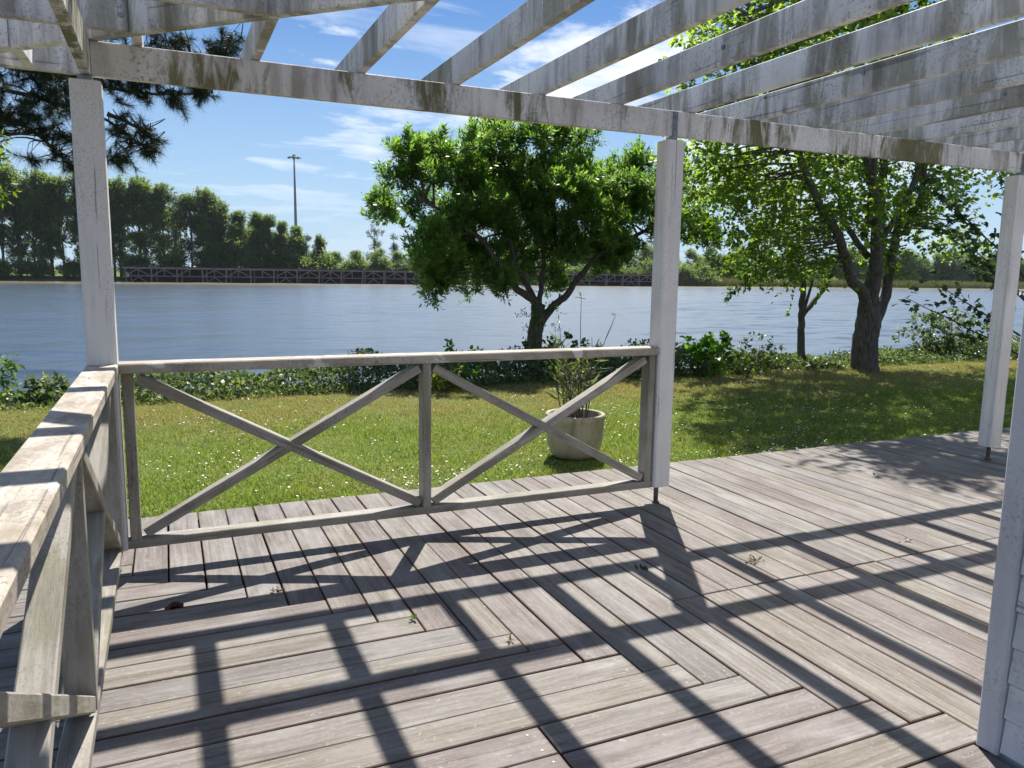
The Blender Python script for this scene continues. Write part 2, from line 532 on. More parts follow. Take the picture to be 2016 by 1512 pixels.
def mat_ground():
    m, b = new_mat('lawn_soil_and_turf')
    pos = b.n('ShaderNodeNewGeometry').outputs['Position']
    sx = b.n('ShaderNodeSeparateXYZ', i_0=pos)
    n = b.noise(pos, 3.0, 6.0, 0.65)
    n2 = b.noise(pos, 40.0, 4.0, 0.6)
    g = b.ramp(b.math('ADD', b.math('MULTIPLY', n, 0.6), b.math('MULTIPLY', n2, 0.4)), [(0.3, (0.07, 0.10, 0.025)), (0.5, (0.12, 0.15, 0.04)), (0.7, (0.21, 0.18, 0.085))])
    soil = b.ramp(n, [(0.3, (0.05, 0.04, 0.028)), (0.7, (0.10, 0.08, 0.055))])
    # bare earth below the boards of the deck, mud below the waterline
    under = b.math('LESS_THAN', sx.outputs[1], 0.86)
    low = b.ramp(sx.outputs[2], [(0.0, 0.0), (1.0, 0.0)])
    col = b.mix(under, g, soil)
    return finish(m, b, col, 0.95, n2, 0.5, 0.02, 0.1)


def mat_water():
    m, b = new_mat('river_water')
    pos = b.n('ShaderNodeNewGeometry').outputs['Position']
    f = b.noise(b.vmul(pos, (2.0, 4.5, 1.0)), 1.0, 3.0, 0.6)
    bs = b.n('ShaderNodeBsdfPrincipled', i_Roughness=0.25, i_IOR=2.0)
    sy = b.n('ShaderNodeSeparateXYZ', i_0=pos).outputs[1]
    edge = b.math('ADD', b.math('DIVIDE', sy, 200.0), b.math('MULTIPLY', b.noise(b.vmul(pos, (0.02, 0.12, 1.0)), 1.0, 5.0, 0.6), 0.16))
    b.link(b.mix(b.ramp(edge, [(0.86, 0.0), (0.99, 1.0)]), (0.036, 0.052, 0.064), (0.19, 0.150, 0.085)), bs.inputs['Base Color'])
    bs.inputs['Specular IOR Level'].default_value = 0.5
    bn = b.n('ShaderNodeBump', i_Strength=0.5, i_Distance=0.03, i_Height=f)
    b.link(bn.outputs[0], bs.inputs['Normal'])
    b.n('ShaderNodeOutputMaterial', i_Surface=bs.outputs[0])
    return m


M_GRASS, M_GROUND, M_WATER = mat_grass(), mat_ground(), mat_water()
m_, b_ = new_mat('daisy_petals')
M_DAISY = finish(m_, b_, (0.80, 0.80, 0.76), 0.7, None, spec=0.2)

# ------------------------------------------------------------------ ground, river
LAWN = -0.12


def ground_z(x, y):
    x = np.asarray(x, float)
    y = np.asarray(y, float)
    z = np.full(np.broadcast(x, y).shape, LAWN) + np.where(y > 1.2, 0.018 * np.sin(x * 1.1 + y * 0.7) * np.sin(y * 1.3 - x * 0.35), 0.0)
    t = np.clip((y - 7.0) / 5.0, 0, 1)
    z = z + (-2.4 - LAWN) * (t * t * (3 - 2 * t))
    t = np.clip((y - 195.0) / 8.0, 0, 1)
    z = z + 1.7 * (t * t * (3 - 2 * t))
    t = np.clip((y - 600.0) / 900.0, 0, 1)
    z = z + 26.0 * t * (0.6 + 0.4 * np.sin(x / 170.0)) * np.clip((x + 200) / 900.0, 0.1, 1.0)
    return z


gx = np.unique(np.concatenate([[-3000, -1200, -500, -250, -120, -60, -30, -15], np.arange(-10, 31, 1.0), [36, 45, 60, 90, 130, 180, 250, 350, 500, 700, 1000, 1500, 3000]]))
gy = np.unique(np.concatenate([[-400, -100, -40, -15, -8, -4, -2, 0, 0.6], np.arange(1, 13.1, 0.5), [15, 20, 50, 100, 150, 185, 194, 196, 198, 200, 202, 204, 210, 225, 250, 320, 450, 600, 750, 900, 1100, 1500, 2200, 5000]]))
GX, GY = np.meshgrid(gx, gy)
V = np.stack([GX.ravel(), GY.ravel(), ground_z(GX, GY).ravel()], 1)
nx, ny = len(gx), len(gy)
ii, jj = np.meshgrid(np.arange(nx - 1), np.arange(ny - 1))
q = (jj * nx + ii).ravel()
F = np.stack([q, q + 1, q + nx + 1, q + nx], 1)
tag(link('ground', np_mesh('ground', V, F, smooth=True), M_GROUND), kind='structure')
# the river: a fan-shaped sheet of real wind ripples, flat sheets beyond its sides
rows = [9.0]
while rows[-1] < 201.5:
    rows.append(rows[-1] + 0.11 + 0.0024 * (rows[-1] - 9.0))
rows = np.array(rows)
uu = np.linspace(0, 1, 360)
WY = np.repeat(rows[:, None], len(uu), 1)
left, right = -6 - 0.36 * WY, 16 + 1.95 * WY
WX = left + (right - left) * uu[None, :]
wr = np.random.default_rng(4)
WZ = np.zeros_like(WX)
for k in range(34):
    lam = 0.55 * 1.085 ** k * wr.uniform(0.9, 1.1)
    ang = wr.normal(0, 0.42) + 0.15
    kx, ky = math.sin(ang) * 2 * math.pi / lam, math.cos(ang) * 2 * math.pi / lam
    amp = 0.0036 * lam ** 0.78
    # a wave too short for the sheet's local spacing is left to the material
    fade = np.clip(lam / (2.6 * (0.11 + 0.0024 * (WY - 9.0))) - 0.7, 0, 1)
    WZ += amp * fade * np.sin(kx * WX + ky * WY + wr.uniform(0, 6.28) + 1.3 * np.sin(WX * 0.05 + k))
patch = 0.5 + 0.5 * np.sin(WX * 0.045 + 1.7 * np.sin(WY * 0.06)) * np.sin(WY * 0.11 + 1.2 * np.sin(WX * 0.03))
WZ *= 0.55 + 0.6 * patch
WZ[:, 0] = WZ[:, -1] = 0
WV = np.stack([WX.ravel(), WY.ravel(), -1.7 + WZ.ravel()], 1)
nu = len(uu)
ii, jj = np.meshgrid(np.arange(nu - 1), np.arange(len(rows) - 1))
q = (jj * nu + ii).ravel()
WF = np.stack([q, q + 1, q + nu + 1, q + nu], 1)
b0 = len(WV)
xl0, xl1, xr0, xr1 = left[0, 0], left[-1, 0], right[0, 0], right[-1, 0]
WV = np.concatenate([WV, np.array([(-3000, 9, -1.7), (xl0, 9, -1.7), (xl1, rows[-1], -1.7), (-3000, rows[-1], -1.7),
                                   (xr0, 9, -1.7), (3000, 9, -1.7), (3000, rows[-1], -1.7), (xr1, rows[-1], -1.7)])])
WF = np.concatenate([WF, np.array([[0, 1, 2, 3], [4, 5, 6, 7]]) + b0])
tag(link('water', np_mesh('water', WV, WF, smooth=True), M_WATER), kind='structure')

# ------------------------------------------------------------------ deck
deck = tag(empty('wooden_deck', (0, 0, 0)), 'weathered hardwood deck with boards interlocking along a diagonal', 'deck')
PX, PY, GAP, TH = 0.168, 0.1625, 0.0075, 0.026
X0, Y0 = 0.686, -0.08
EDGE_Y, EDGE_X = 0.905, -0.30
HX, HY = 3.295, -2.69


def plank_mesh(L, W, c=0.0035):
    a = c
    V = [(0, 0, -TH), (L, 0, -TH), (L, W, -TH), (0, W, -TH),
         (0, 0, -a), (L, 0, -a), (L, W, -a), (0, W, -a),
         (a, a, 0), (L - a, a, 0), (L - a, W - a, 0), (a, W - a, 0)]
    F = [(0, 3, 2, 1), (8, 9, 10, 11)]
    for lo, hi in ((0, 4), (4, 8)):
        for k in range(4):
            F.append((lo + k, lo + (k + 1) % 4, hi + (k + 1) % 4, hi + k))
    me = bpy.data.meshes.new('plank')
    me.from_pydata(V, [], F)
    return me


def notch_mesh(L, W, x0, x1, d):
    prof = [(0, 0), (x0, 0), (x0 + 0.004, d * 0.28), (x0 + 0.02, d * 0.62), (x0 + 0.036, d), (x0 + 0.055, d * 0.93), (x1 - 0.008, d * 0.6), (x1, d * 0.45), (x1 - 0.002, 0), (L, 0), (L, W), (0, W)]
    n = len(prof)
    V = [(x, y, -TH) for x, y in prof] + [(x, y, 0) for x, y in prof]
    F = [tuple(range(n - 1, -1, -1)), tuple(range(n, 2 * n))] + [(k, (k + 1) % n, n + (k + 1) % n, n + k) for k in range(n)]
    me = bpy.data.meshes.new('plank')
    me.from_pydata(V, [], F)
    return me


SCREWS = []


def plank_x(x0, x1, y0, y1, notch=None):
    GAP = random.uniform(0.005, 0.0105)
    L, W = x1 - x0 - GAP, y1 - y0 - GAP
    if L < 0.03:
        return
    me = notch_mesh(L, W, *notch) if notch else plank_mesh(L, W)
    dz = random.uniform(-0.0030, 0.0015)
    o = link('plank', me, M_PLANK, deck, Matrix.Translation((x0 + GAP / 2, y0 + GAP / 2, dz)) @ Matrix.Rotation(random.uniform(-0.0020, 0.0020), 4, 'Z'))
    for xs in (x0 + 0.05, x1 - 0.05):
        for ys in (y0 + 0.035, y1 - 0.035):
            SCREWS.append((xs + random.uniform(-0.008, 0.008), ys, dz))


def plank_y(x0, x1, y0, y1):
    GAP = random.uniform(0.0055, 0.011)
    L, W = y1 - y0 - GAP, x1 - x0 - GAP
    if L < 0.03:
        return
    dz = random.uniform(-0.0030, 0.0015)
    R = Matrix(((0, -1, 0, x1 - GAP / 2), (1, 0, 0, y0 + GAP / 2), (0, 0, 1, dz), (0, 0, 0, 1)))
    link('plank', plank_mesh(L, W), M_PLANK, deck, R @ Matrix.Rotation(random.uniform(-0.0020, 0.0020), 4, 'Z'))
    for ys in (y0 + 0.05, y1 - 0.05):
        for xs in (x0 + 0.035, x1 - 0.035):
            SCREWS.append((xs, ys + random.uniform(-0.008, 0.008), dz))


for i in range(-5, 58):                                   # boards that run toward the river
    xa, xb = X0 + PX * i, X0 + PX * (i + 1)
    ye = Y0 - PY * i
    if xb > 10.3 or ye > EDGE_Y - 0.05:
        continue
    ye = max(ye, HY)
    if xa > 2.95 and ye < -1.5:
        plank_y(xa, xb, -1.36, EDGE_Y)
        plank_y(xa, xb, ye, -1.36)
    else:
        plank_y(xa, xb, ye, EDGE_Y)
for i in range(-6, 31):                                   # boards along the other side of the diagonal
    yb, ya = Y0 - PY * i, Y0 - PY * (i + 1)
    xe = X0 + PX * (i + 1)
    if yb > EDGE_Y + 0.02:
        continue
    xe = min(xe, HX) if yb < HY + 0.02 else xe
    if xe < EDGE_X + 0.05:
        continue
    if i == 2:
        plank_x(EDGE_X, xe, ya, yb, (0.829 - EDGE_X, 0.913 - EDGE_X, 0.078))
    elif i >= 12:
        plank_x(EDGE_X, 2.0, ya, yb)
        plank_x(2.0, xe, ya, yb)
    else:
        plank_x(EDGE_X, xe, ya, yb)
# screw heads: thousands of a kind too small to pick apart singly
sv, sf = [], []
for (x, y, z) in SCREWS:
    b0 = len(sv)
    for k in range(6):
        sv.append((x + 0.0042 * math.cos(k * math.pi / 3), y + 0.0042 * math.sin(k * math.pi / 3), z + 0.0012))
    sf.append(tuple(range(b0, b0 + 6)))
me = bpy.data.meshes.new('screw_heads')
me.from_pydata(sv, [], sf)
tag(link('screw_heads', me, M_STEEL, deck), kind='stuff')
for k, y in enumerate((0.80, 0.25, -0.35, -0.95, -1.36, -1.9, -2.5)):
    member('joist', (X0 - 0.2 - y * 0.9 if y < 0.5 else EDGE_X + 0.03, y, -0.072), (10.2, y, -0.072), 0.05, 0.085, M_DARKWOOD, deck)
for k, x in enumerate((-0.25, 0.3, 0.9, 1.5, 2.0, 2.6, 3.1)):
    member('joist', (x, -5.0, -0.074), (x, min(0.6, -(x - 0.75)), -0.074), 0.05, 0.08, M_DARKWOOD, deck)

# ------------------------------------------------------------------ pergola
H, BH, BT = 2.40, 0.155, 0.045
ZB, ZR = H + BH / 2, H + BH + BH / 2          # axis of beams, of rafters
AX, BX, CX, DY = 0.61, 3.88, 7.30, -3.27
perg = tag(empty('pergola', (0, 0, 0)), 'white weathered timber pergola with open rafters over the deck', 'pergola')
posts = {'A': (AX, 0.0), 'B': (BX, 0.0), 'C': (CX, 0.0), 'D': (AX, DY)}
for k, (x, y) in posts.items():
    p = member('post', (x, y, 0.125), (x, y, 2.373), 0.13, 0.13, M_POST, perg, (0, 1, 0), 0.011)
    f = MB()
    f.tube([(x, y, 0.004), (x, y, 0.16)], 0.016, 10)
    f.tube([(x, y, 0.0015), (x, y, 0.008)], 0.027, 10)
    f.build('foot_pin', M_RUST, p)
    # steel flat that ties the beam to the post head
    g = MB()
    yf = -0.034 - 0.004
    if k in 'BC':
        g.box(x - 0.018, x + 0.018, yf - 0.002, yf + 0.003, 2.30, H + BH - 0.006)
        g.box(x - 0.018, x + 0.018, yf + 0.003, 0.03, 2.372, 2.3985)
        for zz in (H + 0.045, H + 0.11):
            g.tube([(x, yf - 0.007, zz), (x, yf - 0.001, zz)], 0.007, 8)
    else:
        g.box(x - 0.03, x + 0.03, y - 0.05, y + 0.03, 2.372, 2.3985)
    g.build('bracket', M_STEEL, p)
YF = -0.0115
member('beam', (AX + 0.028, YF, ZB), (BX, YF, ZB), BT, BH, M_BEAM, perg)
member('beam', (BX + 0.002, YF - 0.0015, ZB), (CX + 0.02, YF - 0.0015, ZB), BT, BH, M_BEAM, perg)
member('beam', (CX + 0.022, YF, ZB), (10.6, YF, ZB), BT, BH, M_BEAM, perg)
member('beam', (AX + 0.004, DY - 2.4, ZB), (AX + 0.004, YF + 0.022, ZB), BT, BH, M_BEAM, perg)
OV = 0.70
member('fascia', (AX - OV - 0.045, OV + 0.0225, ZR), (10.6, OV + 0.0225, ZR), BT, BH, M_RAFTER, perg)
member('fascia', (AX - OV - 0.0225, DY - 2.4, ZR - 0.001), (AX - OV - 0.0225, OV - 0.002, ZR - 0.001), BT, BH, M_RAFTER, perg)
hip0 = (AX - OV + 0.01, OV - 0.01, ZR)
hip1 = (HX + 0.0, HY + 0.0, ZR)
member('hip_rafter', hip0, hip1, BT + 0.006, BH + 0.002, M_RAFTER, perg)
D0, DD = 0.2245, 0.5295
for i in range(-1, 19):
    x = AX + D0 + DD * i
    y_end = -(x - AX) + 0.03
    if x > HX:
        y_end = HY
    r = member('rafter', (x, y_end, ZR + random.uniform(-0.002, 0.002)), (x, OV - 0.0005, ZR + random.uniform(-0.002, 0.002)), BT, BH - 0.003, M_RAFTER, perg)
    if i in (7, 9, 5):
        bm = MB()
        for yy, zz in (((-0.9, 0.03), (-0.12, 0.05)) if i == 7 else ((-1.0, 0.01),)):
            bm.tube([(x - BT / 2 - 0.009, yy, ZR + zz), (x - BT / 2 + 0.004, yy, ZR + zz)], 0.011, 8)
        bm.build('bolt', M_STEEL, r)
for i in range(-1, 9):
    y = -(D0 + DD * i)
    x_end = AX - y - 0.03
    if y < HY:
        x_end = HX
    r = member('rafter', (AX - OV - 0.0, y, ZR + random.uniform(-0.002, 0.002)), (x_end, y, ZR + random.uniform(-0.002, 0.002)), BT, BH - 0.003, M_RAFTER, perg)
    if i == 0:
        bm = MB()
        bm.tube([(0.80 - 0.02, y - BT / 2 - 0.009, ZR - 0.01), (0.80 - 0.02, y - BT / 2 + 0.004, ZR - 0.01)], 0.011, 8)
        bm.build('bolt', M_STEEL, r)

# ------------------------------------------------------------------ railings
def railing(name, label, origin, ax, L, group, lap=1):
    """cross-braced panel of length L from origin along ax; local depth is across"""
    root = tag(empty(name, (0, 0, 0)), label, 'railing', group)
    o, a = Vector(origin), Vector(ax)

    def P(s, z):
        return o + a * s + Vector((0, 0, z))
    zt, zb, T, Dp = 1.015, 0.165, 0.05, 0.085
    member('top_rail', P(0.0005, 1.04), P(L - 0.0005, 1.04), 0.136, 0.05, M_CAP, root, c=0.006)
    member('bottom_rail', P(0.0, 0.145), P(L, 0.145), Dp, 0.045, M_RAIL, root)
    mid = L / 2
    for s in (T / 2 + 0.012, mid, L - T / 2 - 0.012):
        member('stile', P(s, zb + 0.003), P(s, zt), Dp + 0.002, T, M_RAIL, root, ax)
    for s0, s1 in ((T + 0.014, mid - T / 2), (mid + T / 2, L - T - 0.014)):
        member('brace', P(s0 + 0.018, zt - 0.03), P(s1 - 0.018, zb + 0.03), Dp - 0.002 if lap > 0 else Dp - 0.008, T, M_RAIL, root)
        member('brace', P(s0 + 0.018, zb + 0.03), P(s1 - 0.018, zt - 0.03), Dp - 0.008 if lap > 0 else Dp - 0.002, T, M_RAIL, root)
    return root


railing('railing', 'grey weathered cross-braced railing facing the river between two posts', (AX + 0.0655, 0, 0), (1, 0, 0), BX - AX - 0.131, 'cross-braced railings')
railing('railing', 'pale peeling cross-braced railing running toward the viewer along the deck side', (AX, -0.0655, 0), (0, -1, 0), -DY - 0.131, 'cross-braced railings', -1)

# ------------------------------------------------------------------ house corner
house = tag(empty('house', (HX, HY, 0)), 'white boarded house corner beside the deck, cut by the frame edge', 'house')
hb = MB()
hb.box(HX + 0.03, HX + 6.5, HY - 4.5, HY - 0.03, -0.11, 3.0)
hb.build('wall', M_SIDING, house)
member('corner_board', (HX + 0.035, HY - 0.036, 0.004), (HX + 0.035, HY - 0.036, 2.98), 0.075, 0.074, M_SIDING, house, (0, 1, 0), 0.006)
for k in range(24):
    z = 0.012 + 0.121 * k
    for side in (0, 1):
        if side == 0:
            p0, p1 = (HX + 0.021, HY - 4.4, z + 0.06), (HX + 0.021, HY - 0.076, z + 0.06)
            s = member('siding_board', p0, p1, 0.018, 0.117, M_SIDING, house, (0.10, 0, 1), 0.003)
        else:
            p0, p1 = (HX + 0.076, HY - 0.021, z + 0.06), (HX + 6.4, HY - 0.021, z + 0.06)
            s = member('siding_board', p0, p1, 0.018, 0.117, M_SIDING, house, (0, 0.10, 1), 0.003)
rf = MB()
rf.box(HX - 0.05, HX + 6.9, HY - 4.9, HY + 0.05, 3.0, 3.12)
rf.build('roof', M_SIDING, house)

# ------------------------------------------------------------------ planter and its plant
PC = (4.24, 1.80, LAWN)
planter = tag(empty('planter', PC), 'round cream concrete planter on the grass behind the railing', 'planter')
pm = MB()
pm.lathe([(0.0, 0.0), (0.15, 0.0), (0.190, 0.010), (0.222, 0.045), (0.246, 0.12), (0.258, 0.22), (0.264, 0.34), (0.270, 0.352), (0.272, 0.39), (0.266, 0.40), (0.238, 0.40), (0.232, 0.392), (0.222, 0.32), (0.21, 0.29)], (PC[0], PC[1], PC[2] + 0.004), 48)
pm.build('pot', M_CONCRETE, planter, True)
pm = MB()
pm.lathe([(0.0, 0.325), (0.09, 0.33), (0.16, 0.318), (0.221, 0.315)], (PC[0], PC[1], PC[2]), 32)
pm.build('soil', M_SOIL, planter, True)


def leaf_cards(P, D, N, Ln, Wd, rnd, shape='diamond'):
    """P base points, D leaf direction, N leaf normal; returns V, F, attribute"""
    D = unit(D)
    S = unit(np.cross(D, N))
    N = np.cross(S, D)
    Ln = Ln[:, None]
    Wd = Wd[:, None]
    if shape == 'diamond':
        pts = [P, P + D * Ln * 0.45 + S * Wd * 0.5 - N * Wd * 0.12, P + D * Ln, P + D * Ln * 0.45 - S * Wd * 0.5 - N * Wd * 0.12]
    elif shape == 'hex':
        pts = [P, P + D * Ln * 0.25 + S * Wd * 0.5 + N * Wd * 0.1, P + D * Ln * 0.7 + S * Wd * 0.36 + N * Wd * 0.06, P + D * Ln,
               P + D * Ln * 0.7 - S * Wd * 0.36 + N * Wd * 0.06, P + D * Ln * 0.25 - S * Wd * 0.5 + N * Wd * 0.1]
    elif shape == 'maple':
        prof = [(0.0, 0.0), (0.06, 0.26), (0.22, 0.50), (0.33, 0.27), (0.60, 0.44), (0.66, 0.17), (1.0, 0.0), (0.66, -0.17), (0.60, -0.44), (0.33, -0.27), (0.22, -0.50), (0.06, -0.26)]
        pts = [P + D * Ln * a + S * Wd * s - N * Wd * abs(s) * 0.25 for a, s in prof]
    k = len(pts)
    V = np.stack(pts, 1).reshape(-1, 3)
    F = np.arange(len(V)).reshape(-1, k)
    return V, F, np.repeat(rnd, k)


def blades(P, D, Ln, Wd, rnd):
    S = unit(np.cross(D, rvec(len(P))))
    pts = [P - S * Wd[:, None] / 2, P + S * Wd[:, None] / 2, P + D * Ln[:, None]]
    V = np.stack(pts, 1).reshape(-1, 3)
    return V, np.arange(len(V)).reshape(-1, 3), np.repeat(rnd, 3)


plant = tag(empty('oleander_plant', (PC[0], PC[1], PC[2] + 0.32)), 'thin leggy narrow-leaved plant growing in the round planter', 'plant')
LP, LD, LL = [], [], []
rr = random.Random(3)
stems = []
for k in range(19):
    th = rr.uniform(0, 6.28)
    r0 = rr.uniform(0.02, 0.14)
    lean = rr.uniform(0.02, 0.22)
    hgt = rr.uniform(0.45, 0.80)
    if k == 0:
        th, r0, lean, hgt = 0.4, 0.03, 0.04, 1.13
    if k == 1:
        th, r0, lean, hgt = -0.3, 0.08, 0.27, 0.98
    if k == 2:
        th, r0, lean, hgt = 3.0, 0.03, 0.16, 0.93
    b0 = np.array([PC[0] + r0 * math.cos(th), PC[1] + r0 * math.sin(th), PC[2] + 0.315])
    pts = [b0 + np.array([math.cos(th) * lean * t ** 1.3 + 0.02 * math.sin(5 * t + k), math.sin(th) * lean * t ** 1.3, hgt * t]) for t in (0, 0.25, 0.5, 0.75, 1)]
    pts = spline(pts, 3)
    n = len(pts)
    mb = MB()
    mb.tube(pts, [0.006 - 0.004 * i / n for i in range(n)], 5)
    if k in (1, 2):
        tip = np.array(pts[-4])
        mb.tube([tip, tip + np.array([0.05, 0.0, 0.10]), tip + np.array([0.09, 0.0, 0.17])], [0.003, 0.002, 0.001], 4)
    mb.build('stem', M_TWIG, plant, True)
    t_lo, t_hi = (0.30, 0.95)
    nl = 13
    if k < 3:
        t_hi, nl = 0.62, 8
    for j in range(nl):
        t = rr.uniform(t_lo, t_hi)
        LP.append(pts[min(n - 1, int(t * (n - 1)))])
        a = rr.uniform(0, 6.28)
        LD.append((math.cos(a), math.sin(a), rr.uniform(0.1, 1.5)))
        LL.append(rr.uniform(0.12, 0.20))
    if k < 3:
        for j in range(7):
            LP.append(pts[-1])
            a = rr.uniform(0, 6.28)
            LD.append((math.cos(a), math.sin(a), rr.uniform(-0.6, 1.2)))
            LL.append(rr.uniform(0.05, 0.10))
LP, LD, LL = np.array(LP), np.array(LD, float), np.array(LL)
V, F, R = leaf_cards(LP, LD, rvec(len(LP)) + np.array([0, 0, 1.2]), LL, LL * 0.14, RNG.random(len(LP)))
tag(link('foliage', np_mesh('foliage', V, F, R), M_OLE, plant), kind='stuff')


# ------------------------------------------------------------------ trees
def crown_leaves(lobes, clump_k, shoots, per, slen, Ln, Wd, up_bias=0.5, droop=0.2, shape='diamond', light_top=True, inner=0.55):
    """leaves on shoots on clumps spread through ellipsoid lobes (cx,cy,cz,r)"""
    Bs, Ds, Rs = [], [], []
    for (cx, cy, cz, r) in lobes:
        n = max(3, int(clump_k * r * r))
        d = rvec(n)
        rad = r * (inner + (1 - inner) * RNG.random(n) ** 0.5)
        c = np.array([cx, cy, cz]) + d * rad[:, None] * np.array([1, 1.15, 0.9])
        ch = RNG.random(n)
        c = np.repeat(c, shoots, 0)
        dd = np.repeat(d, shoots, 0)
        ch = np.repeat(ch, shoots)
        m = len(c)
        sd = unit(dd * 0.55 + rvec(m) * 0.8 + np.array([0, 0, up_bias]))
        Bs.append(c + rvec(m) * 0.06 * r)
        Ds.append(sd)
        Rs.append(ch)
    B = np.concatenate(Bs)
    D = np.concatenate(Ds)
    Rc = np.concatenate(Rs)
    m = len(B)
    S = slen * RNG.uniform(0.6, 1.3, m)
    B, D, S, Rc = (np.repeat(a, per, 0) for a in (B, D, S, Rc))
    k = len(B)
    t = RNG.random(k)
    P = B + D * (S * t)[:, None]
    side = unit(np.cross(D, rvec(k)))
    ld = unit(D * (0.35 + 0.6 * t)[:, None] + side * 0.9 + np.array([0, 0, -droop]))
    nn = unit(rvec(k) * 0.7 + np.array([0, 0, 1.0]))
    L = Ln * RNG.uniform(0.65, 1.25, k)
    rnd = np.clip(0.40 * RNG.random(k) + 0.22 * Rc + 0.45 * t ** 1.6, 0, 1)
    return leaf_cards(P, ld, nn, L, L * Wd / Ln, rnd, shape)


def limb(mb, pts, r0, r1, n=8, k=5, jit=0.0):
    s = spline(pts, k)
    if jit:
        s = [p + np.array([random.gauss(0, jit), random.gauss(0, jit), random.gauss(0, jit * 0.5)]) * (0 if i == 0 else 1) for i, p in enumerate(s)]
    m = len(s)
    mb.tube(s, [r0 + (r1 - r0) * (i / (m - 1)) ** 0.8 for i in range(m)], n)
    return s


def twigs(mb, limbs, targets, r0=0.022, r1=0.006):
    L = np.array([p for l in limbs for p in l])
    for t in targets:
        t = np.array(t)
        d = np.linalg.norm(L - t, axis=1) + np.where(L[:, 2] > t[2] + 0.2, 0.8, 0.0)
        a = L[int(np.argmin(d))]
        midp = (a + t) / 2 + np.array([random.gauss(0, 0.08), random.gauss(0, 0.08), 0.05 + random.gauss(0, 0.05)])
        mb.tube(spline([a, midp, t], 3), [r0, r0 * 0.9, r0 * 0.8, r0 * 0.65, r0 * 0.5, r1, r1], 5)


def scaled_about_cam(p):
    """ash point scaled about the camera, moving it back along its line of sight"""
    return (1.174 * p[0] - 0.158, 1.174 * p[1] + 0.730, 1.174 * p[2] - 0.266)  # the camera position is the fixed point of this scaling


def ymove(pts, y0, y1):
    n = len(pts)
    return [(x, y + y0 + (y1 - y0) * i / (n - 1), z) for i, (x, y, z) in enumerate(pts)]


# --- ash in the middle of the lawn edge
t1 = tag(empty('ash_tree', (7.14, 8.6, -0.7)), 'bushy spreading ash tree with a short forked trunk at the lawn edge', 'tree')
mb = MB()
limbs = []
tr = limb(mb, [(7.12, 8.6, -1.1), (7.13, 8.6, -0.5)] + [scaled_about_cam(p) for p in [(6.22, 6.7, -0.1), (6.19, 6.7, 0.32), (6.2, 6.7, 0.56), (6.23, 6.7, 0.76), (6.25, 6.7, 1.06)]], 0.175, 0.13, 12, 5, 0.006)
limbs.append(limb(mb, ymove([scaled_about_cam(p) for p in [(6.24, 6.7, 0.68), (6.47, 6.7, 1.0), (6.7, 6.7, 1.2), (6.92, 6.7, 1.49), (7.23, 6.7, 1.82), (7.8, 6.7, 2.12), (8.38, 6.7, 2.38), (8.9, 6.7, 2.55)]], 0, -0.3), 0.085, 0.025, 9, 5, 0.008))
limbs.append(limb(mb, ymove([scaled_about_cam(p) for p in [(6.25, 6.7, 1.0), (6.11, 6.7, 1.14), (5.8, 6.7, 1.32), (5.63, 6.7, 1.55), (5.37, 6.7, 1.81), (5.17, 6.7, 2.03), (4.92, 6.7, 2.17), (4.64, 6.7, 2.35), (4.26, 6.7, 2.51)]], 0, -0.4), 0.085, 0.022, 9, 5, 0.008))
limbs.append(limb(mb, ymove([scaled_about_cam(p) for p in [(6.25, 6.7, 1.02), (6.06, 6.7, 1.36), (5.9, 6.7, 1.67), (5.84, 6.7, 1.98), (5.73, 6.7, 2.2), (5.57, 6.7, 2.65), (5.5, 6.7, 3.1)]], 0, 0.4), 0.07, 0.02, 8, 5, 0.008))
limbs.append(limb(mb, ymove([scaled_about_cam(p) for p in [(6.25, 6.7, 1.02), (6.35, 6.7, 1.36), (6.42, 6.7, 1.84), (6.44, 6.7, 2.39), (6.38, 6.7, 3.0), (6.4, 6.7, 3.4)]], 0, 0.6), 0.06, 0.018, 8, 5, 0.008))
T1 = [(4.11, 3.07, 0.46), (3.92, 2.49, 0.42), (4.1, 1.93, 0.47), (4.29, 1.46, 0.28), (4.92, 3.12, 0.49), (4.72, 2.53, 0.6), (4.88, 1.88, 0.53), (5.13, 1.43, 0.27), (5.57, 3.1, 0.55), (6.28, 3.37, 0.58), (6.72, 3.63, 0.34), (5.7, 2.51, 0.73), (6.48, 2.62, 0.76), (7.1, 3.04, 0.48), (7.31, 2.42, 0.72), (7.96, 2.94, 0.56), (8.37, 2.55, 0.62), (7.85, 2.04, 0.37), (6.58, 1.92, 0.45), (6.74, 1.37, 0.2), (8.99, 2.49, 0.6), (9.28, 2.08, 0.35), (3.78, 3.18, 0.19), (4.37, 3.33, 0.2), (5.77, 3.52, 0.28), (7.94, 3.26, 0.32), (7.42, 1.78, 0.31), (5.6, 3.69, 0.19), (3.7, 2.83, 0.19), (4.57, 1.5, 0.3)]  # ash lobes, like the limbs above, unprojected from image pixels onto one plane
offs = random.Random(8)
T1L = [scaled_about_cam((6.45 + (x - 6.45) * (0.90 if x < 6.45 else 0.96), 6.7, z)) + (r * 1.10,) for x, z, r in T1]
T1L = [(x, y + offs.uniform(-0.55, 0.8), z, r) for x, y, z, r in T1L]
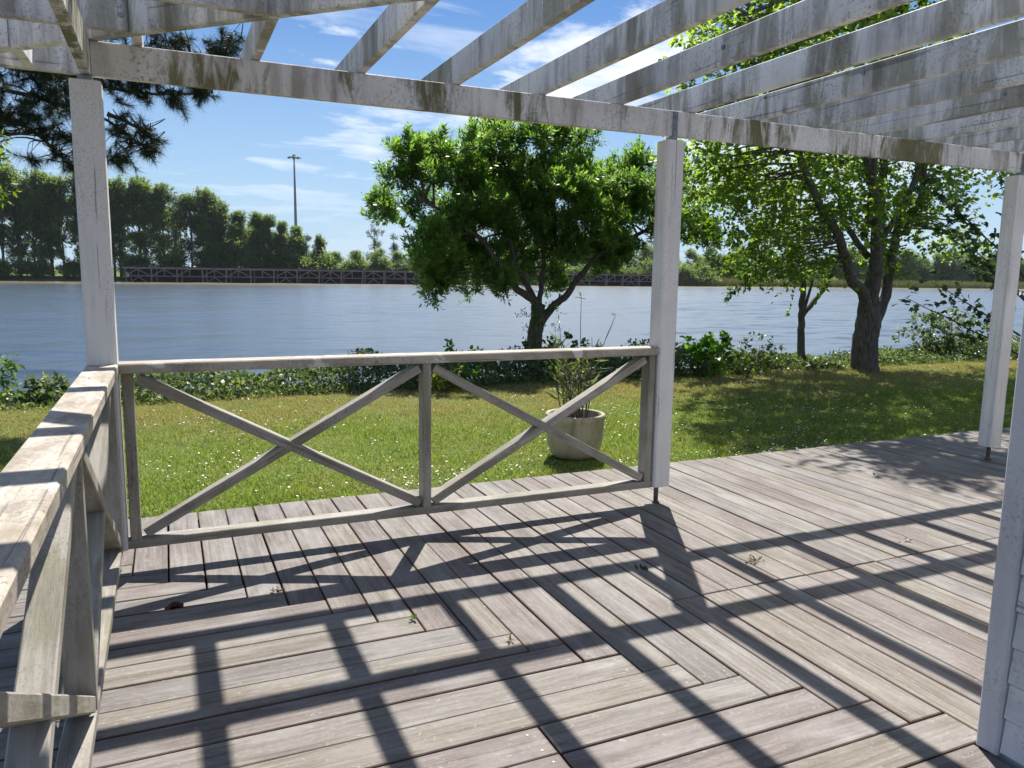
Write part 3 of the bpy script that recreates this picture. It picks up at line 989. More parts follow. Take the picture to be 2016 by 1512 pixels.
T1L += [scaled_about_cam(p) + (r,) for p, r in (((5.38, 7.3, 2.04), 0.6), ((6.05, 7.3, 2.05), 0.6), ((6.75, 7.3, 2.05), 0.55), ((7.3, 7.2, 1.95), 0.45), ((5.3, 7.1, 1.6), 0.45), ((4.75, 7.0, 1.55), 0.4), ((6.3, 7.4, 1.6), 0.35), ((5.9, 7.6, 2.7), 0.7), ((6.9, 7.5, 2.7), 0.7), ((5.0, 7.3, 2.7), 0.6), ((7.8, 7.3, 2.5), 0.6), ((7.55, 6.9, 2.95), 0.5), ((4.6, 6.8, 3.0), 0.42), ((5.25, 6.9, 3.3), 0.42), ((7.2, 6.9, 3.2), 0.42), ((8.2, 6.9, 2.9), 0.4))]
twigs(mb, limbs, [(x, y, z) for x, y, z, r in T1L], 0.024)
mb.build('trunk', M_BARK, t1, True)
sub = []
for (x, y, z, r) in T1L:
    nsub = int(4 + 18 * r * r)
    d = rvec(nsub) * (r * (0.45 + 0.55 * RNG.random(nsub)))[:, None] * np.array([1, 1.1, 0.92])
    for q_ in d:
        sub.append((x + q_[0], y + q_[1], z + q_[2], RNG.uniform(0.15, 0.27)))
V, F, R = crown_leaves(sub, 150, 5, 14, 0.22, 0.105, 0.030, 1.0, 0.02, inner=0.35)
T1S = [(6.15, 6.6, 0.62, 0.13), (6.02, 6.6, 0.78, 0.14), (6.42, 6.6, 0.8, 0.12), (6.5, 6.6, 0.98, 0.12), (6.1, 6.6, 0.95, 0.1)]
T1S = [scaled_about_cam(p[:3]) + (p[3] * 1.17,) for p in T1S]
V2, F2, R2 = crown_leaves(T1S, 20, 4, 9, 0.16, 0.06, 0.016, 0.3, 0.2)
V, F, R = np.concatenate([V, V2]), np.concatenate([F, F2 + len(V)]), np.concatenate([R, R2])
link('crown', np_mesh('crown', V, F, R), M_LEAF1, t1)

# --- big many-stemmed maple
t3 = tag(empty('maple_tree', (12.5, 5.84, LAWN)), 'large maple with a thick bark trunk splitting into many upright stems', 'tree')
mb = MB()
limbs = []
limb(mb, [(12.5, 5.84, -0.4), (12.49, 5.84, -0.12), (12.44, 5.84, 0.24), (12.46, 5.84, 0.7), (12.48, 5.84, 1.1)], 0.275, 0.19, 16, 6, 0.008)
limbs.append(limb(mb, ymove([(12.46, 5.84, 0.85), (12.11, 5.84, 1.29), (11.66, 5.84, 1.49), (11.27, 5.84, 1.9), (10.88, 5.84, 2.27), (10.35, 5.84, 2.62), (9.82, 5.84, 3.13), (9.32, 5.84, 3.6), (8.7, 5.84, 4.3), (8.2, 5.84, 5.0)], 0, -1.4), 0.115, 0.03, 9, 5, 0.01))
limbs.append(limb(mb, ymove([(12.48, 5.84, 1.0), (12.41, 5.84, 1.61), (12.26, 5.84, 2.23), (12.01, 5.84, 2.83), (11.64, 5.84, 3.41), (11.39, 5.84, 4.14), (11.08, 5.84, 5.0), (10.9, 5.84, 5.8)], 0, -0.8), 0.14, 0.03, 9, 5, 0.01))
limbs.append(limb(mb, ymove([(12.43, 5.84, 1.2), (12.6, 5.84, 2.15), (12.62, 5.84, 2.86), (12.66, 5.84, 3.56), (12.5, 5.84, 4.41), (12.44, 5.84, 5.42), (12.4, 5.84, 6.4)], 0, 0.2), 0.12, 0.03, 9, 5, 0.01))
limbs.append(limb(mb, ymove([(12.56, 5.84, 0.35), (12.76, 5.84, 0.78), (13.04, 5.84, 1.34), (13.23, 5.84, 2.08), (13.42, 5.84, 2.72), (13.85, 5.84, 3.47), (14.47, 5.84, 3.97), (15.07, 5.84, 4.66)], 0, 0.5), 0.125, 0.03, 9, 5, 0.01))
limbs.append(limb(mb, ymove([(13.3, 5.9, 2.34), (13.69, 5.84, 3.19), (13.74, 5.84, 3.82), (13.68, 5.84, 4.7), (13.7, 5.84, 5.6)], 0, 0.4), 0.07, 0.025, 8, 5, 0.01))
limbs.append(limb(mb, ymove([(12.2, 5.84, 2.3), (11.7, 5.84, 2.9), (11.0, 5.84, 3.9), (10.2, 5.84, 4.9), (9.2, 5.84, 5.7)], 0, -2.2), 0.07, 0.02, 8, 5, 0.01))
limbs.append(limb(mb, ymove([(12.35, 5.84, 1.9), (11.95, 5.84, 2.5), (11.9, 5.84, 3.3), (11.7, 5.84, 4.3), (11.9, 5.84, 5.3)], 0, 0.8), 0.06, 0.02, 8, 5, 0.01))
limbs.append(limb(mb, ymove([(12.6, 5.9, 2.1), (12.95, 5.84, 2.9), (13.1, 5.84, 3.8), (13.1, 5.84, 4.8)], 0, -0.5), 0.06, 0.02, 8, 5, 0.01))
T3L = [(11.99, 5.8, 3.68, 1.31), (9.85, 5.2, 3.21, 0.94), (9.09, 5.6, 3.21, 0.79), (14.01, 6.4, 3.63, 0.97), (10.77, 5.4, 2.33, 0.83), (13.11, 6.2, 2.36, 0.85), (14.3, 6.0, 2.77, 0.62), (8.99, 5.0, 4.07, 0.82), (11.25, 5.8, 5.1, 1.1), (13.76, 6.4, 5.54, 1.13), (7.74, 4.6, 4.2, 0.51), (8.91, 4.4, 5.02, 0.84), (11.58, 5.2, 6.22, 1.05), (14.71, 6.0, 4.83, 0.71), (10.17, 5.4, 1.74, 0.41), (9.12, 5.2, 2.26, 0.54), (9.45, 5.6, 5.1, 0.85), (8.73, 3.4, 4.6, 0.76), (9.0, 5.6, 5.8, 0.9), (8.84, 3.6, 5.64, 0.9), (11.2, 4.0, 5.92, 0.87), (7.91, 5.0, 3.76, 0.36), (8.35, 5.4, 3.21, 0.46), (12.69, 7.2, 4.39, 1.07), (14.49, 7.4, 5.08, 1.13), (15.88, 6.4, 3.76, 0.46), (15.62, 6.4, 2.45, 0.41), (9.63, 3.2, 6.23, 0.82)]  # most maple limbs and lobes computed from image pixels at chosen depths
tw = []
for (x, y, z, r) in T3L:
    tw.append((x, y, z))
    for _ in range(int(4 + 4 * r)):
        d = rvec(1)[0] * r * 0.75
        tw.append((x + d[0], y + d[1], z + d[2]))
twigs(mb, limbs, tw, 0.020, 0.005)
mb.build('trunk', M_BARK_M, t3, True)
V, F, R = crown_leaves(T3L, 47, 6, 12, 0.52, 0.070, 0.058, 0.35, 0.35, 'hex', inner=0.12)
link('crown', np_mesh('crown', V, F, R), M_LEAF3, t3)

# --- slim tree beside it
t2 = tag(empty('slim_tree', (12.1, 7.0, LAWN)), 'slim pale-trunked young tree forking beside the thick maple', 'tree')
mb = MB()
limbs = []
limbs.append(limb(mb, [(12.1, 7.0, -0.4), (12.1, 7.0, -0.12), (12.05, 7.0, 0.43), (12.02, 7.0, 0.92), (12.02, 7.0, 1.4), (11.9, 7.0, 1.97), (11.64, 6.9, 2.62), (11.34, 6.8, 3.16)], 0.095, 0.03, 10, 5, 0.006))  # trunk line back-projected from image pixels
limbs.append(limb(mb, [(12.04, 7.0, 0.80), (12.35, 7.0, 1.11), (12.62, 7.0, 1.39), (12.75, 7.0, 1.7), (13.04, 7.0, 2.19)], 0.055, 0.025, 8, 5, 0.006))
limbs.append(limb(mb, [(12.06, 7.0, 0.86), (12.2, 7.0, 1.31), (12.25, 7.0, 1.5)], 0.035, 0.02, 8, 4))
T2L = [(9.97, 6.6, 2.82, 0.75), (9.78, 6.5, 2.19, 0.53), (10.72, 6.8, 1.95, 0.67), (11.43, 7.1, 2.15, 0.7), (10.35, 6.8, 1.48, 0.33), (12.55, 7.0, 1.35, 0.24), (10.89, 7.2, 2.86, 0.67), (9.38, 6.7, 3.39, 0.61), (12.02, 7.2, 2.54, 0.72), (11.36, 7.0, 1.54, 0.26)]
twigs(mb, limbs, [l[:3] for l in T2L], 0.02, 0.006)
mb.build('trunk', M_BARK_M, t2, True)
V, F, R = crown_leaves(T2L, 42, 6, 10, 0.32, 0.085, 0.05, 0.35, 0.3, 'diamond', inner=0.35)
link('crown', np_mesh('crown', V, F, R), M_LEAF2, t2)

# --- low maple that reaches in from beyond the house
t4 = tag(empty('maple_sapling', (14.0, 3.1, LAWN)), 'low maple with long thin leafy shoots reaching in beside the last post', 'tree')
mb = MB()
limbs = []
for tip, rise in (((10.1, 3.2, 1.28), 0.0), ((10.7, 3.3, 1.50), 0.1), ((10.6, 3.0, 2.1), 0.3), ((10.9, 3.4, 2.7), 0.4), ((11.3, 3.1, 3.3), 0.4), ((12.2, 3.3, 3.6), 0.4), ((10.5, 3.5, 2.9), 0.5), ((11.2, 3.0, 1.9), 0.2), ((11.2, 3.6, 2.35), 0.3), ((11.8, 3.2, 2.9), 0.3)):
    b0 = np.array([14.0, 3.1, -0.25])
    e = np.array(tip)
    m1 = b0 + (e - b0) * 0.35 + np.array([0, 0, 0.12 + rise])
    m2 = b0 + (e - b0) * 0.7 + np.array([0, 0, 0.06 + rise * 0.6])
    limbs.append(limb(mb, [b0, m1, m2, e], 0.024, 0.004, 6, 6, 0.006))
mb.build('trunk', M_TWIG, t4, True)
P_ = []
for s in limbs:
    s = np.array(s)
    for k in range(46):
        t = random.uniform(0.58, 1.0) * (len(s) - 1)
        i = min(len(s) - 2, int(t))
        P_.append(s[i] + (s[i + 1] - s[i]) * (t - i) + np.array([random.gauss(0, 0.10), random.gauss(0, 0.10), random.gauss(0.02, 0.09)]))
P_ = np.array(P_)
k = len(P_)
V, F, R = leaf_cards(P_, unit(rvec(k) + np.array([-0.3, 0, -0.35])), rvec(k) * 0.6 + np.array([0, 0, 1.0]), RNG.uniform(0.08, 0.14, k), RNG.uniform(0.08, 0.135, k), RNG.random(k), 'maple')
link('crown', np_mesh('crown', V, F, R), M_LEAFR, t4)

# --- pine hanging in from the left
t5 = tag(empty('pine_tree', (-3.4, 6.4, LAWN)), 'dark pine boughs with drooping needle tufts behind the corner post', 'tree')
mb = MB()
limb(mb, [(-3.4, 6.4, -0.4), (-3.4, 6.4, 1.5), (-3.3, 6.35, 3.4), (-3.2, 6.3, 6.0), (-3.1, 6.3, 8.0)], 0.22, 0.10, 12, 4, 0.01)
PB = [[(-3.25, 6.3, 4.3), (-2.11, 6.0, 3.95), (-1.07, 6.0, 3.75), (-0.15, 6.0, 3.62), (0.61, 6.0, 3.7), (1.43, 6.0, 3.96), (1.84, 6.0, 4.27)],
      [(-3.3, 6.3, 4.0), (-2.11, 6.0, 3.75), (-1.09, 6.0, 3.5), (-0.17, 6.0, 3.34), (0.32, 6.0, 3.22), (0.62, 6.0, 3.02), (0.83, 6.0, 2.84)],
      [(-1.09, 6.0, 3.5), (-0.66, 6.0, 3.18), (-0.29, 6.0, 2.95), (-0.11, 6.0, 2.74), (-0.01, 6.0, 2.64)],
      [(0.38, 6.0, 3.26), (0.68, 6.0, 3.14), (0.89, 6.0, 2.96)],
      [(-0.15, 6.0, 3.61), (0.6, 6.0, 3.53), (1.08, 6.0, 3.55), (1.52, 6.0, 3.6)],
      [(-3.2, 6.3, 5.2), (-1.8, 6.1, 5.0), (-0.3, 6.1, 4.7), (0.9, 6.1, 4.75), (1.7, 6.1, 4.9)]]
limbs = [limb(mb, p, 0.045 - 0.005 * i, 0.008, 7, 5, 0.01) for i, p in enumerate(PB)]
PINE = [(-0.36, 6.0, 3.37, 0.34), (-0.01, 6.0, 3.46, 0.34), (0.5, 6.0, 3.63, 0.35), (0.87, 6.0, 3.73, 0.35), (1.31, 6.0, 3.78, 0.3), (1.54, 6.0, 4.03, 0.27), (-0.57, 6.0, 3.14, 0.22), (0.57, 6.0, 3.08, 0.23), (0.46, 6.0, 2.84, 0.2), (0.79, 6.0, 3.04, 0.17), (0.83, 6.0, 2.87, 0.11), (-0.16, 6.0, 2.74, 0.1), (-0.01, 6.0, 2.69, 0.09), (-0.4, 6.0, 2.72, 0.07), (-0.23, 6.0, 3.06, 0.17), (0.06, 6.0, 2.98, 0.17), (1.07, 6.0, 3.46, 0.15), (1.41, 6.0, 3.62, 0.15), (-0.91, 6.0, 3.53, 0.43), (-0.95, 6.0, 2.95, 0.33), (1.72, 6.0, 4.23, 0.15), (1.05, 6.0, 4.08, 0.29), (0.62, 6.0, 3.92, 0.29), (-0.33, 6.0, 3.8, 0.33), (0.2, 6.1, 4.6, 0.4), (-0.7, 6.1, 4.5, 0.45), (1.0, 6.1, 4.7, 0.35), (-1.6, 6.1, 4.0, 0.5), (-1.7, 6.1, 3.2, 0.4)]  # most boughs and tuft lobes placed from pixel positions in the image
TUF, TD = [], []
for (x, y, z, r) in PINE:
    n = max(4, int(320 * r * r + 4))
    d = rvec(n) * (r * RNG.random(n) ** 0.45)[:, None] * np.array([1, 1.3, 0.85])
    TUF.append(np.array([x, y, z]) + d)
    TD.append(unit(rvec(n) * 0.8 + np.array([0.45, 0, -0.25])))
TUF, TD = np.concatenate(TUF), np.concatenate(TD)
twigs(mb, limbs, TUF - TD * 0.05, 0.008, 0.003)
mb.build('trunk', M_BARK, t5, True)
NN = 120
k = len(TUF) * NN
tt = RNG.random(k)
D_ = np.repeat(TD, NN, 0)
P_ = np.repeat(TUF, NN, 0) + D_ * (tt * 0.16 - 0.06)[:, None]
nd = unit(D_ * 0.75 + rvec(k) * 0.9 + np.array([0, 0, -0.12]))
V, F, R = blades(P_, nd, RNG.uniform(0.08, 0.15, k), np.full(k, 0.0042), RNG.random(k))
link('crown', np_mesh('crown', V, F, R), M_NEEDLE, t5)

# --- light green sprays at the left edge
t6 = tag(empty('young_tree', (-1.75, 3.2, LAWN)), 'pale green young tree whose leaf sprays just enter beside the railing', 'tree')
mb = MB()
limb(mb, [(-1.75, 3.2, -0.3), (-1.7, 3.2, 1.0), (-1.6, 3.15, 2.6), (-1.5, 3.1, 3.4)], 0.05, 0.015, 8, 5, 0.006)
lm = [limb(mb, [(-1.65, 3.15, 1.9), (-1.0, 3.05, 2.25), (-0.32, 3.0, 2.3)], 0.018, 0.004, 6, 5),
      limb(mb, [(-1.7, 3.15, 0.9), (-1.0, 3.05, 0.95), (-0.33, 3.0, 0.72)], 0.015, 0.003, 6, 5)]
mb.build('trunk', M_TWIG, t6, True)
SL = [(-0.27, 3.0, 2.30, 0.07), (-0.30, 3.0, 2.43, 0.07), (-0.30, 3.0, 2.12, 0.07), (-0.7, 3.0, 2.3, 0.2), (-1.1, 3.0, 2.4, 0.3), (-1.5, 3.1, 3.0, 0.45), (-0.35, 3.0, 0.76, 0.05), (-0.31, 3.0, 0.64, 0.03), (-0.8, 3.0, 0.9, 0.12)]
V, F, R = crown_leaves(SL, 60, 5, 6, 0.10, 0.06, 0.022, 0.2, 0.4)
link('crown', np_mesh('crown', V, F, R), M_LEAF2, t6)

# ------------------------------------------------------------------ bank plants
def thicket(n, xs, ys, hfun, Ln, Wd, shape='diamond'):
    x = RNG.uniform(*xs, n)
    y = RNG.uniform(*ys, n)
    h = hfun(x, y)
    z = ground_z(x, y) + h * RNG.random(n) ** 0.55
    P = np.stack([x, y, z], 1)
    d = unit(rvec(n) + np.array([0, -0.2, 0.15]))
    L = Ln * RNG.uniform(0.6, 1.3, n)
    return leaf_cards(P, d, rvec(n) * 0.8 + np.array([0, -0.25, 1.0]), L, L * Wd / Ln, RNG.random(n), shape)


def bank_h(x, y):
    w_ = 0.10 * np.sin(x * 2.3) + 0.08 * np.sin(x * 5.1 + 1) + 0.05 * np.sin(x * 11.0)
    base = np.interp(x, [-4, -0.6, 0.6, 2, 3.2, 4.2, 5.0, 7.5, 9.5, 10.2, 12, 14, 15, 18, 22], [0.02, 0.04, 0.20, 0.29, 0.35, 0.32, 0.30, 0.33, 0.38, 0.16, 0.08, 0.08, 0.12, 0.4, 0.4])
    edge = np.clip((y - 6.0) / 0.5, 0.15, 1.0)
    drop = np.where(y > 7.0, (ground_z(x, y) - LAWN) * -0.75, 0)
    return np.clip(base + w_ * 0.8, 0.04, 1) * edge + drop * np.interp(x, [-0.5, 1.0], [0.15, 0.75])


V, F, R = thicket(52000, (-4, 19), (6.05, 7.9), bank_h, 0.062, 0.045)
tag(link('bramble_undergrowth', np_mesh('bramble_undergrowth', V, F, R), M_BRAMBLE), 'dense low brambles along the river bank beyond the lawn', 'brambles', kind='stuff')


def shrub(name, label, c, r, h, n, Ln, Wd, mat, shape='hex', stems=9, group=None):
    root = tag(empty(name, (c[0], c[1], LAWN)), label, 'shrub', group)
    mbs = MB()
    for k in range(stems):
        a = random.uniform(0, 6.28)
        rr_ = random.uniform(0.1, 0.9) * r
        hh = h * random.uniform(0.6, 1.0)
        mbs.tube(spline([(c[0], c[1], LAWN - 0.08), (c[0] + 0.5 * rr_ * math.cos(a), c[1] + 0.4 * rr_ * math.sin(a), LAWN + hh * 0.55), (c[0] + rr_ * math.cos(a), c[1] + rr_ * math.sin(a), LAWN + hh)], 3), [0.010, 0.009, 0.008, 0.007, 0.005, 0.004, 0.003], 5)
    mbs.build('stem', M_TWIG, root, True)
    lob = []
    for k in range(7):
        a = random.uniform(0, 6.28)
        q = random.uniform(0.2, 0.65) * r
        lob.append((c[0] + q * math.cos(a), c[1] + q * 0.8 * math.sin(a), LAWN + h * random.uniform(0.35, 0.75), r * 0.45))
    k_ = n / (7 * (r * 0.45) ** 2 * 24)
    V, F, R = crown_leaves(lob, k_, 4, 6, 0.14, Ln, Wd, 0.5, 0.3, shape, inner=0.3)
    link('foliage', np_mesh('foliage', V, F, R), mat, root)


shrub('ground_shrub', 'glossy heart-leaved shrub on the bank just beyond the middle post', (9.05, 5.95), 0.60, 0.64, 640, 0.10, 0.085, M_SHRUB)
shrub('ground_shrub', 'dark ivy-like shrub around the foot of the forked ash', (6.5, 6.35), 0.75, 0.50, 800, 0.075, 0.06, M_BRAMBLE)
shrub('ground_shrub', 'bright leafy shrub on the bank seen over the railing middle stile', (4.7, 6.25), 0.50, 0.46, 520, 0.075, 0.05, M_SHRUB)
shrub('ground_shrub', 'pale grey-green bramble mound at the lawn end beside the last post', (16.2, 7.0), 1.15, 0.80, 3000, 0.065, 0.045, M_BRAMBLE)
shrub('ground_shrub', 'small leafy bush at the water edge left of the corner post', (-0.50, 6.6), 0.34, 0.14, 220, 0.06, 0.045, M_BRAMBLE)
shrub('ground_shrub', 'dark sprawling bush at the foot of the slim tree', (10.9, 6.9), 0.7, 0.42, 500, 0.06, 0.04, M_BRAMBLE)
shrub('low_plant', 'yellow-green low plant in the dry grass before the brambles', (4.35, 5.85), 0.36, 0.22, 320, 0.05, 0.04, M_YELLOW, stems=5)
shrub('low_plant', 'yellow-green weed patch in the lawn under the heart-leaved shrub', (9.8, 6.0), 0.6, 0.18, 360, 0.05, 0.04, M_YELLOW, stems=5)

# ------------------------------------------------------------------ lawn
n = 430000
y = 0.912 + (6.45 - 0.912) * RNG.random(n) ** 1.15
lo = np.maximum(-3.4, 0.2 - 0.32 * (y + 4.2))
hi = np.minimum(18.5, 2.2 + 1.62 * (y + 4.2))
x = lo + (hi - lo) * RNG.random(n)
keep = (np.hypot(x - PC[0], y - PC[1]) > 0.20)
x, y = x[keep], y[keep]
n = len(x)
P = np.stack([x, y, ground_z(x, y) - 0.004], 1)
tuft = 0.5 + 0.5 * np.sin(x * 3.1 + 2 * np.sin(y * 2.3)) * np.sin(y * 3.7 + 1.3 * np.sin(x * 1.9))
tuft2 = 0.5 + 0.5 * np.sin(x * 9.3 + 2.2 * np.sin(y * 7.1)) * np.sin(y * 11.0 + 1.7 * np.sin(x * 6.3))
Ln = RNG.uniform(0.018, 0.055, n) * np.where(y < 1.02, 1.7, 1.0) * (0.55 + 0.5 * tuft + 0.7 * tuft2 ** 2)
d = unit(rvec(n) * 0.65 + np.array([0, 0, 1.0]))
d[:, 2] = np.abs(d[:, 2])
V, F, R = blades(P, d, Ln, RNG.uniform(0.004, 0.008, n), RNG.random(n))
# broad clover-like leaves mixed into the turf
nc = 70000
yc = 0.95 + 5.3 * RNG.random(nc) ** 1.2
loc_ = np.maximum(-3.4, 0.2 - 0.32 * (yc + 4.2))
hic = np.minimum(17.0, 2.2 + 1.55 * (yc + 4.2))
xc = loc_ + (hic - loc_) * RNG.random(nc)
pc_ = 0.5 + 0.5 * np.sin(xc * 4.3 + 2 * np.sin(yc * 3.3)) * np.sin(yc * 5.1 + 1.3 * np.sin(xc * 2.9))
kc = (RNG.random(nc) < pc_ ** 1.5) & (np.hypot(xc - PC[0], yc - PC[1]) > 0.25)
xc, yc = xc[kc], yc[kc]
nc = len(xc)
Pc = np.stack([xc, yc, ground_z(xc, yc) + RNG.uniform(0.008, 0.035, nc)], 1)
ls = RNG.uniform(0.014, 0.030, nc)
V2, F2, R2 = leaf_cards(Pc, rvec(nc) * np.array([1, 1, 0.3]), rvec(nc) * 0.5 + np.array([0, 0, 1.0]), ls, ls * 0.75, RNG.random(nc) * 0.7, 'diamond')
V2, F2, R2 = V2, np.concatenate([F2[:, [0, 1, 2]], F2[:, [0, 2, 3]]]), R2
V, F, R = np.concatenate([V, V2]), np.concatenate([F, F2 + len(V)]), np.concatenate([R, R2])
tag(link('grass', np_mesh('grass', V, F, R), M_GRASS), 'short lawn grass, green near the deck and dry toward the bank', 'grass', kind='stuff')

n = 17000
x = RNG.uniform(-2.0, 15, n)
y = 0.98 + 5.2 * RNG.random(n) ** 1.5
dm = 0.5 + 0.5 * np.sin(x * 1.7 + 1.1 * np.sin(y * 2.1)) * np.sin(y * 2.9 + 0.8 * np.sin(x * 2.3))
keep = (RNG.random(n) < (0.06 + 0.94 * dm ** 2.2) * np.clip(1.25 - (y - 1) / 5.0, 0.10, 1)) & (np.hypot(x - PC[0], y - PC[1]) > 0.3)
x, y = x[keep], y[keep]
n = len(x)
c = np.stack([x, y, ground_z(x, y) + RNG.uniform(0.028, 0.055, n)], 1)
nn = unit(rvec(n) * 0.45 + np.array([0.1, 0.2, 1.0]))
a = unit(np.cross(nn, rvec(n)))
b = np.cross(nn, a)
r = RNG.uniform(0.0045, 0.0115, n)[:, None]
pts = [c + (a * math.cos(k * math.pi / 3) + b * math.sin(k * math.pi / 3)) * r for k in range(6)]
V = np.stack(pts, 1).reshape(-1, 3)
tag(link('daisy_flowers', np_mesh('daisy_flowers', V, np.arange(len(V)).reshape(-1, 6)), M_DAISY), 'countless small white daisies scattered through the lawn', 'flowers', kind='stuff')

# ------------------------------------------------------------------ far bank
def far_tree_meshes(seed, kind):
    global RNG
    keep_rng = RNG
    RNG = np.random.default_rng(100 + seed)
    rs = random.Random(seed)
    mbt = MB()
    lob = []
    if kind == 'tall':
        h = 19.0
        mbt.tube(spline([(0, 0, -0.6), (0.1, 0, 5), (rs.uniform(-.5, .5), 0, 11), (rs.uniform(-.6, .6), 0, 17)], 4), [0.26 - 0.018 * i for i in range(13)], 7)
        for k in range(34):
            z = 2.6 + 15.9 * rs.random() ** 0.70
            rad = 3.3 * math.sin(min(1.0, (z - 1.5) / 7.0) * math.pi / 2) * (1 - 0.62 * max(0, (z - 11) / 8.0))
            a = rs.uniform(0, 6.28)
            q = rad * rs.uniform(0.2, 0.75)
            lob.append((q * math.cos(a), q * math.sin(a), z, rs.uniform(0.55, 1.45)))
            mbt.tube([(0, 0, z - 2.5), (q * 0.6 * math.cos(a), q * 0.6 * math.sin(a), z - 0.8), (q * math.cos(a), q * math.sin(a), z)], [0.09, 0.06, 0.03], 5)
        k_, Ln = 15, 0.36
    elif kind == 'round':
        h = 11.0
        mbt.tube(spline([(0, 0, -0.6), (0.1, 0, 2.5), (0.2, 0, 6), (0, 0, 9)], 4), [0.24 - 0.017 * i for i in range(13)], 7)
        for k in range(26):
            z = rs.uniform(1.2, 9.8)
            rad = 3.9 * math.sqrt(max(0.05, 1 - ((z - 5.2) / 5.4) ** 2))
            a = rs.uniform(0, 6.28)
            q = rad * rs.uniform(0.3, 0.85)
            lob.append((q * math.cos(a), q * math.sin(a), z, rs.uniform(1.0, 1.7)))
        k_, Ln = 15, 0.36
    elif kind == 'poplar':
        h = 17.0
        mbt.tube(spline([(0, 0, -0.6), (0.1, 0, 5), (-0.2, 0, 11), (0.2, 0, 16)], 4), [0.22 - 0.016 * i for i in range(13)], 7)
        for k in range(13):
            z = rs.uniform(4, 16.5)
            a = rs.uniform(0, 6.28)
            q = rs.uniform(0.3, 1.9) * (1 - 0.45 * max(0, (z - 9) / 8))
            lob.append((q * math.cos(a), q * math.sin(a), z, rs.uniform(0.7, 1.2)))
            mbt.tube([(0, 0, z - 2.0), (q * math.cos(a), q * math.sin(a), z)], [0.07, 0.03], 5)
        k_, Ln = 16, 0.30
    else:
        mbt.tube([(0, 0, -0.6), (0.1, 0, 1.0), (0.1, 0.1, 2.2)], [0.10, 0.07, 0.04], 6)
        for k in range(9):
            a = rs.uniform(0, 6.28)
            q = rs.uniform(0.3, 2.0)
            lob.append((q * math.cos(a), q * math.sin(a), rs.uniform(0.6, 2.7), rs.uniform(0.8, 1.3)))
        k_, Ln = 15, 0.30
    V, F, R = crown_leaves(lob, k_ * 0.9, 5, 7, 1.15, Ln * 0.85, Ln * 0.62, 0.9, 0.1, 'diamond', inner=0.25)
    RNG = keep_rng
    tm = mbt.mesh('trunk', True)
    tm.materials.append(M_BARK_F)
    cm_ = np_mesh('crown', V, F, R)
    cm_.materials.append(M_LEAFF2 if kind == 'poplar' else M_LEAFF)
    return tm, cm_


PROT = {k: [far_tree_meshes(s + 10 * j, k) for s in range(3)] for j, k in enumerate(('tall', 'round', 'poplar', 'bush'))}
fr = random.Random(21)


def far_tree(kind, x, y, s, label, group):
    tm, cm_ = fr.choice(PROT[kind])
    z = float(ground_z(x, y))
    name = {'tall': 'riverside_tree', 'round': 'round_tree', 'poplar': 'poplar_tree', 'bush': 'bank_bush'}[kind]
    root = tag(empty(name, (x, y, z)), label, 'bush' if kind == 'bush' else 'tree', group)
    mw = Matrix.Translation((x, y, z)) @ Matrix.Rotation(fr.uniform(0, 6.28), 4, 'Z') @ Matrix.Diagonal((s * fr.uniform(0.85, 1.15), s * fr.uniform(0.85, 1.15), s, 1))
    for nm, me_ in (('trunk', tm), ('crown', cm_)):
        link(nm, me_, None, root, mw)


# tall row on the left half, dropping toward the mast
for k in range(35):
    x = -66 + 3.05 * k + fr.uniform(-1.2, 1.2)
    s = np.interp(x, [-66, -34, -20, -5, 10, 16, 22, 30, 40], [1.24, 1.22, 1.19, 1.17, 1.08, 0.98, 0.84, 0.70, 0.60]) * fr.uniform(0.94, 1.08)
    lab = 'tall leafy tree in the dense row across the river, left of the trestle pier' if x < -7 else 'tall leafy tree in the dense row behind the left end of the trestle pier'
    far_tree(fr.choice(('tall', 'tall', 'tall', 'tall', 'poplar')) if k % 2 else 'tall', x, 206 + fr.uniform(-1.5, 1.5), s, lab, 'tall trees across the river, left of the pier' if x < -7 else 'tall trees behind the pier')
for k in range(20):
    x = -64 + 4.6 * k + fr.uniform(-2, 2)
    s = np.interp(x, [-62, -20, 10, 16, 22, 32], [1.20, 1.16, 1.04, 0.92, 0.76, 0.62]) * fr.uniform(0.92, 1.08)
    far_tree('tall', x, 215 + fr.uniform(-2, 2), s, 'tree standing in the second row behind the tall far-bank trees', 'second row of tall trees across the river')
for k, (x, s) in enumerate(((12, 1.25), (16.5, 1.2), (20.5, 1.12), (24, 1.05), (27.5, 1.0), (30.5, 0.98), (33, 0.95), (38, 0.80), (43, 0.62), (48, 0.66), (54, 0.72), (60, 0.66), (66, 0.8), (73, 0.85))):
    if x < 32:
        far_tree('round', x, 205 + fr.uniform(-1, 2), s, 'rounded tree where the far row steps down just left of the mast', 'rounded trees left of the mast')
    else:
        far_tree('round', x, 205 + fr.uniform(-1, 2), s, 'rounded lower tree on the far bank between the mast and the ash crown', 'rounded trees on the far bank beside the mast')
far_tree('poplar', 55.5, 214, 0.92, 'feathery pale poplar rising alone beside the ash crown', None)
far_tree('poplar', 62, 217, 0.78, 'shorter feathery poplar just behind the pale lone poplar', None)
for k in range(64):
    x = 76 + 4.4 * k + fr.uniform(-3, 3)
    s = fr.uniform(0.62, 0.95) * np.interp(x, [80, 160, 250, 340], [1.0, 0.95, 0.95, 1.0])
    lab = 'bluish far-bank tree seen low behind the ash and maple crowns'
    far_tree('round', x, 209 + fr.uniform(-2, 6) + 0.03 * (x - 80), s * 1.35, lab, 'low trees on the right-hand far bank')
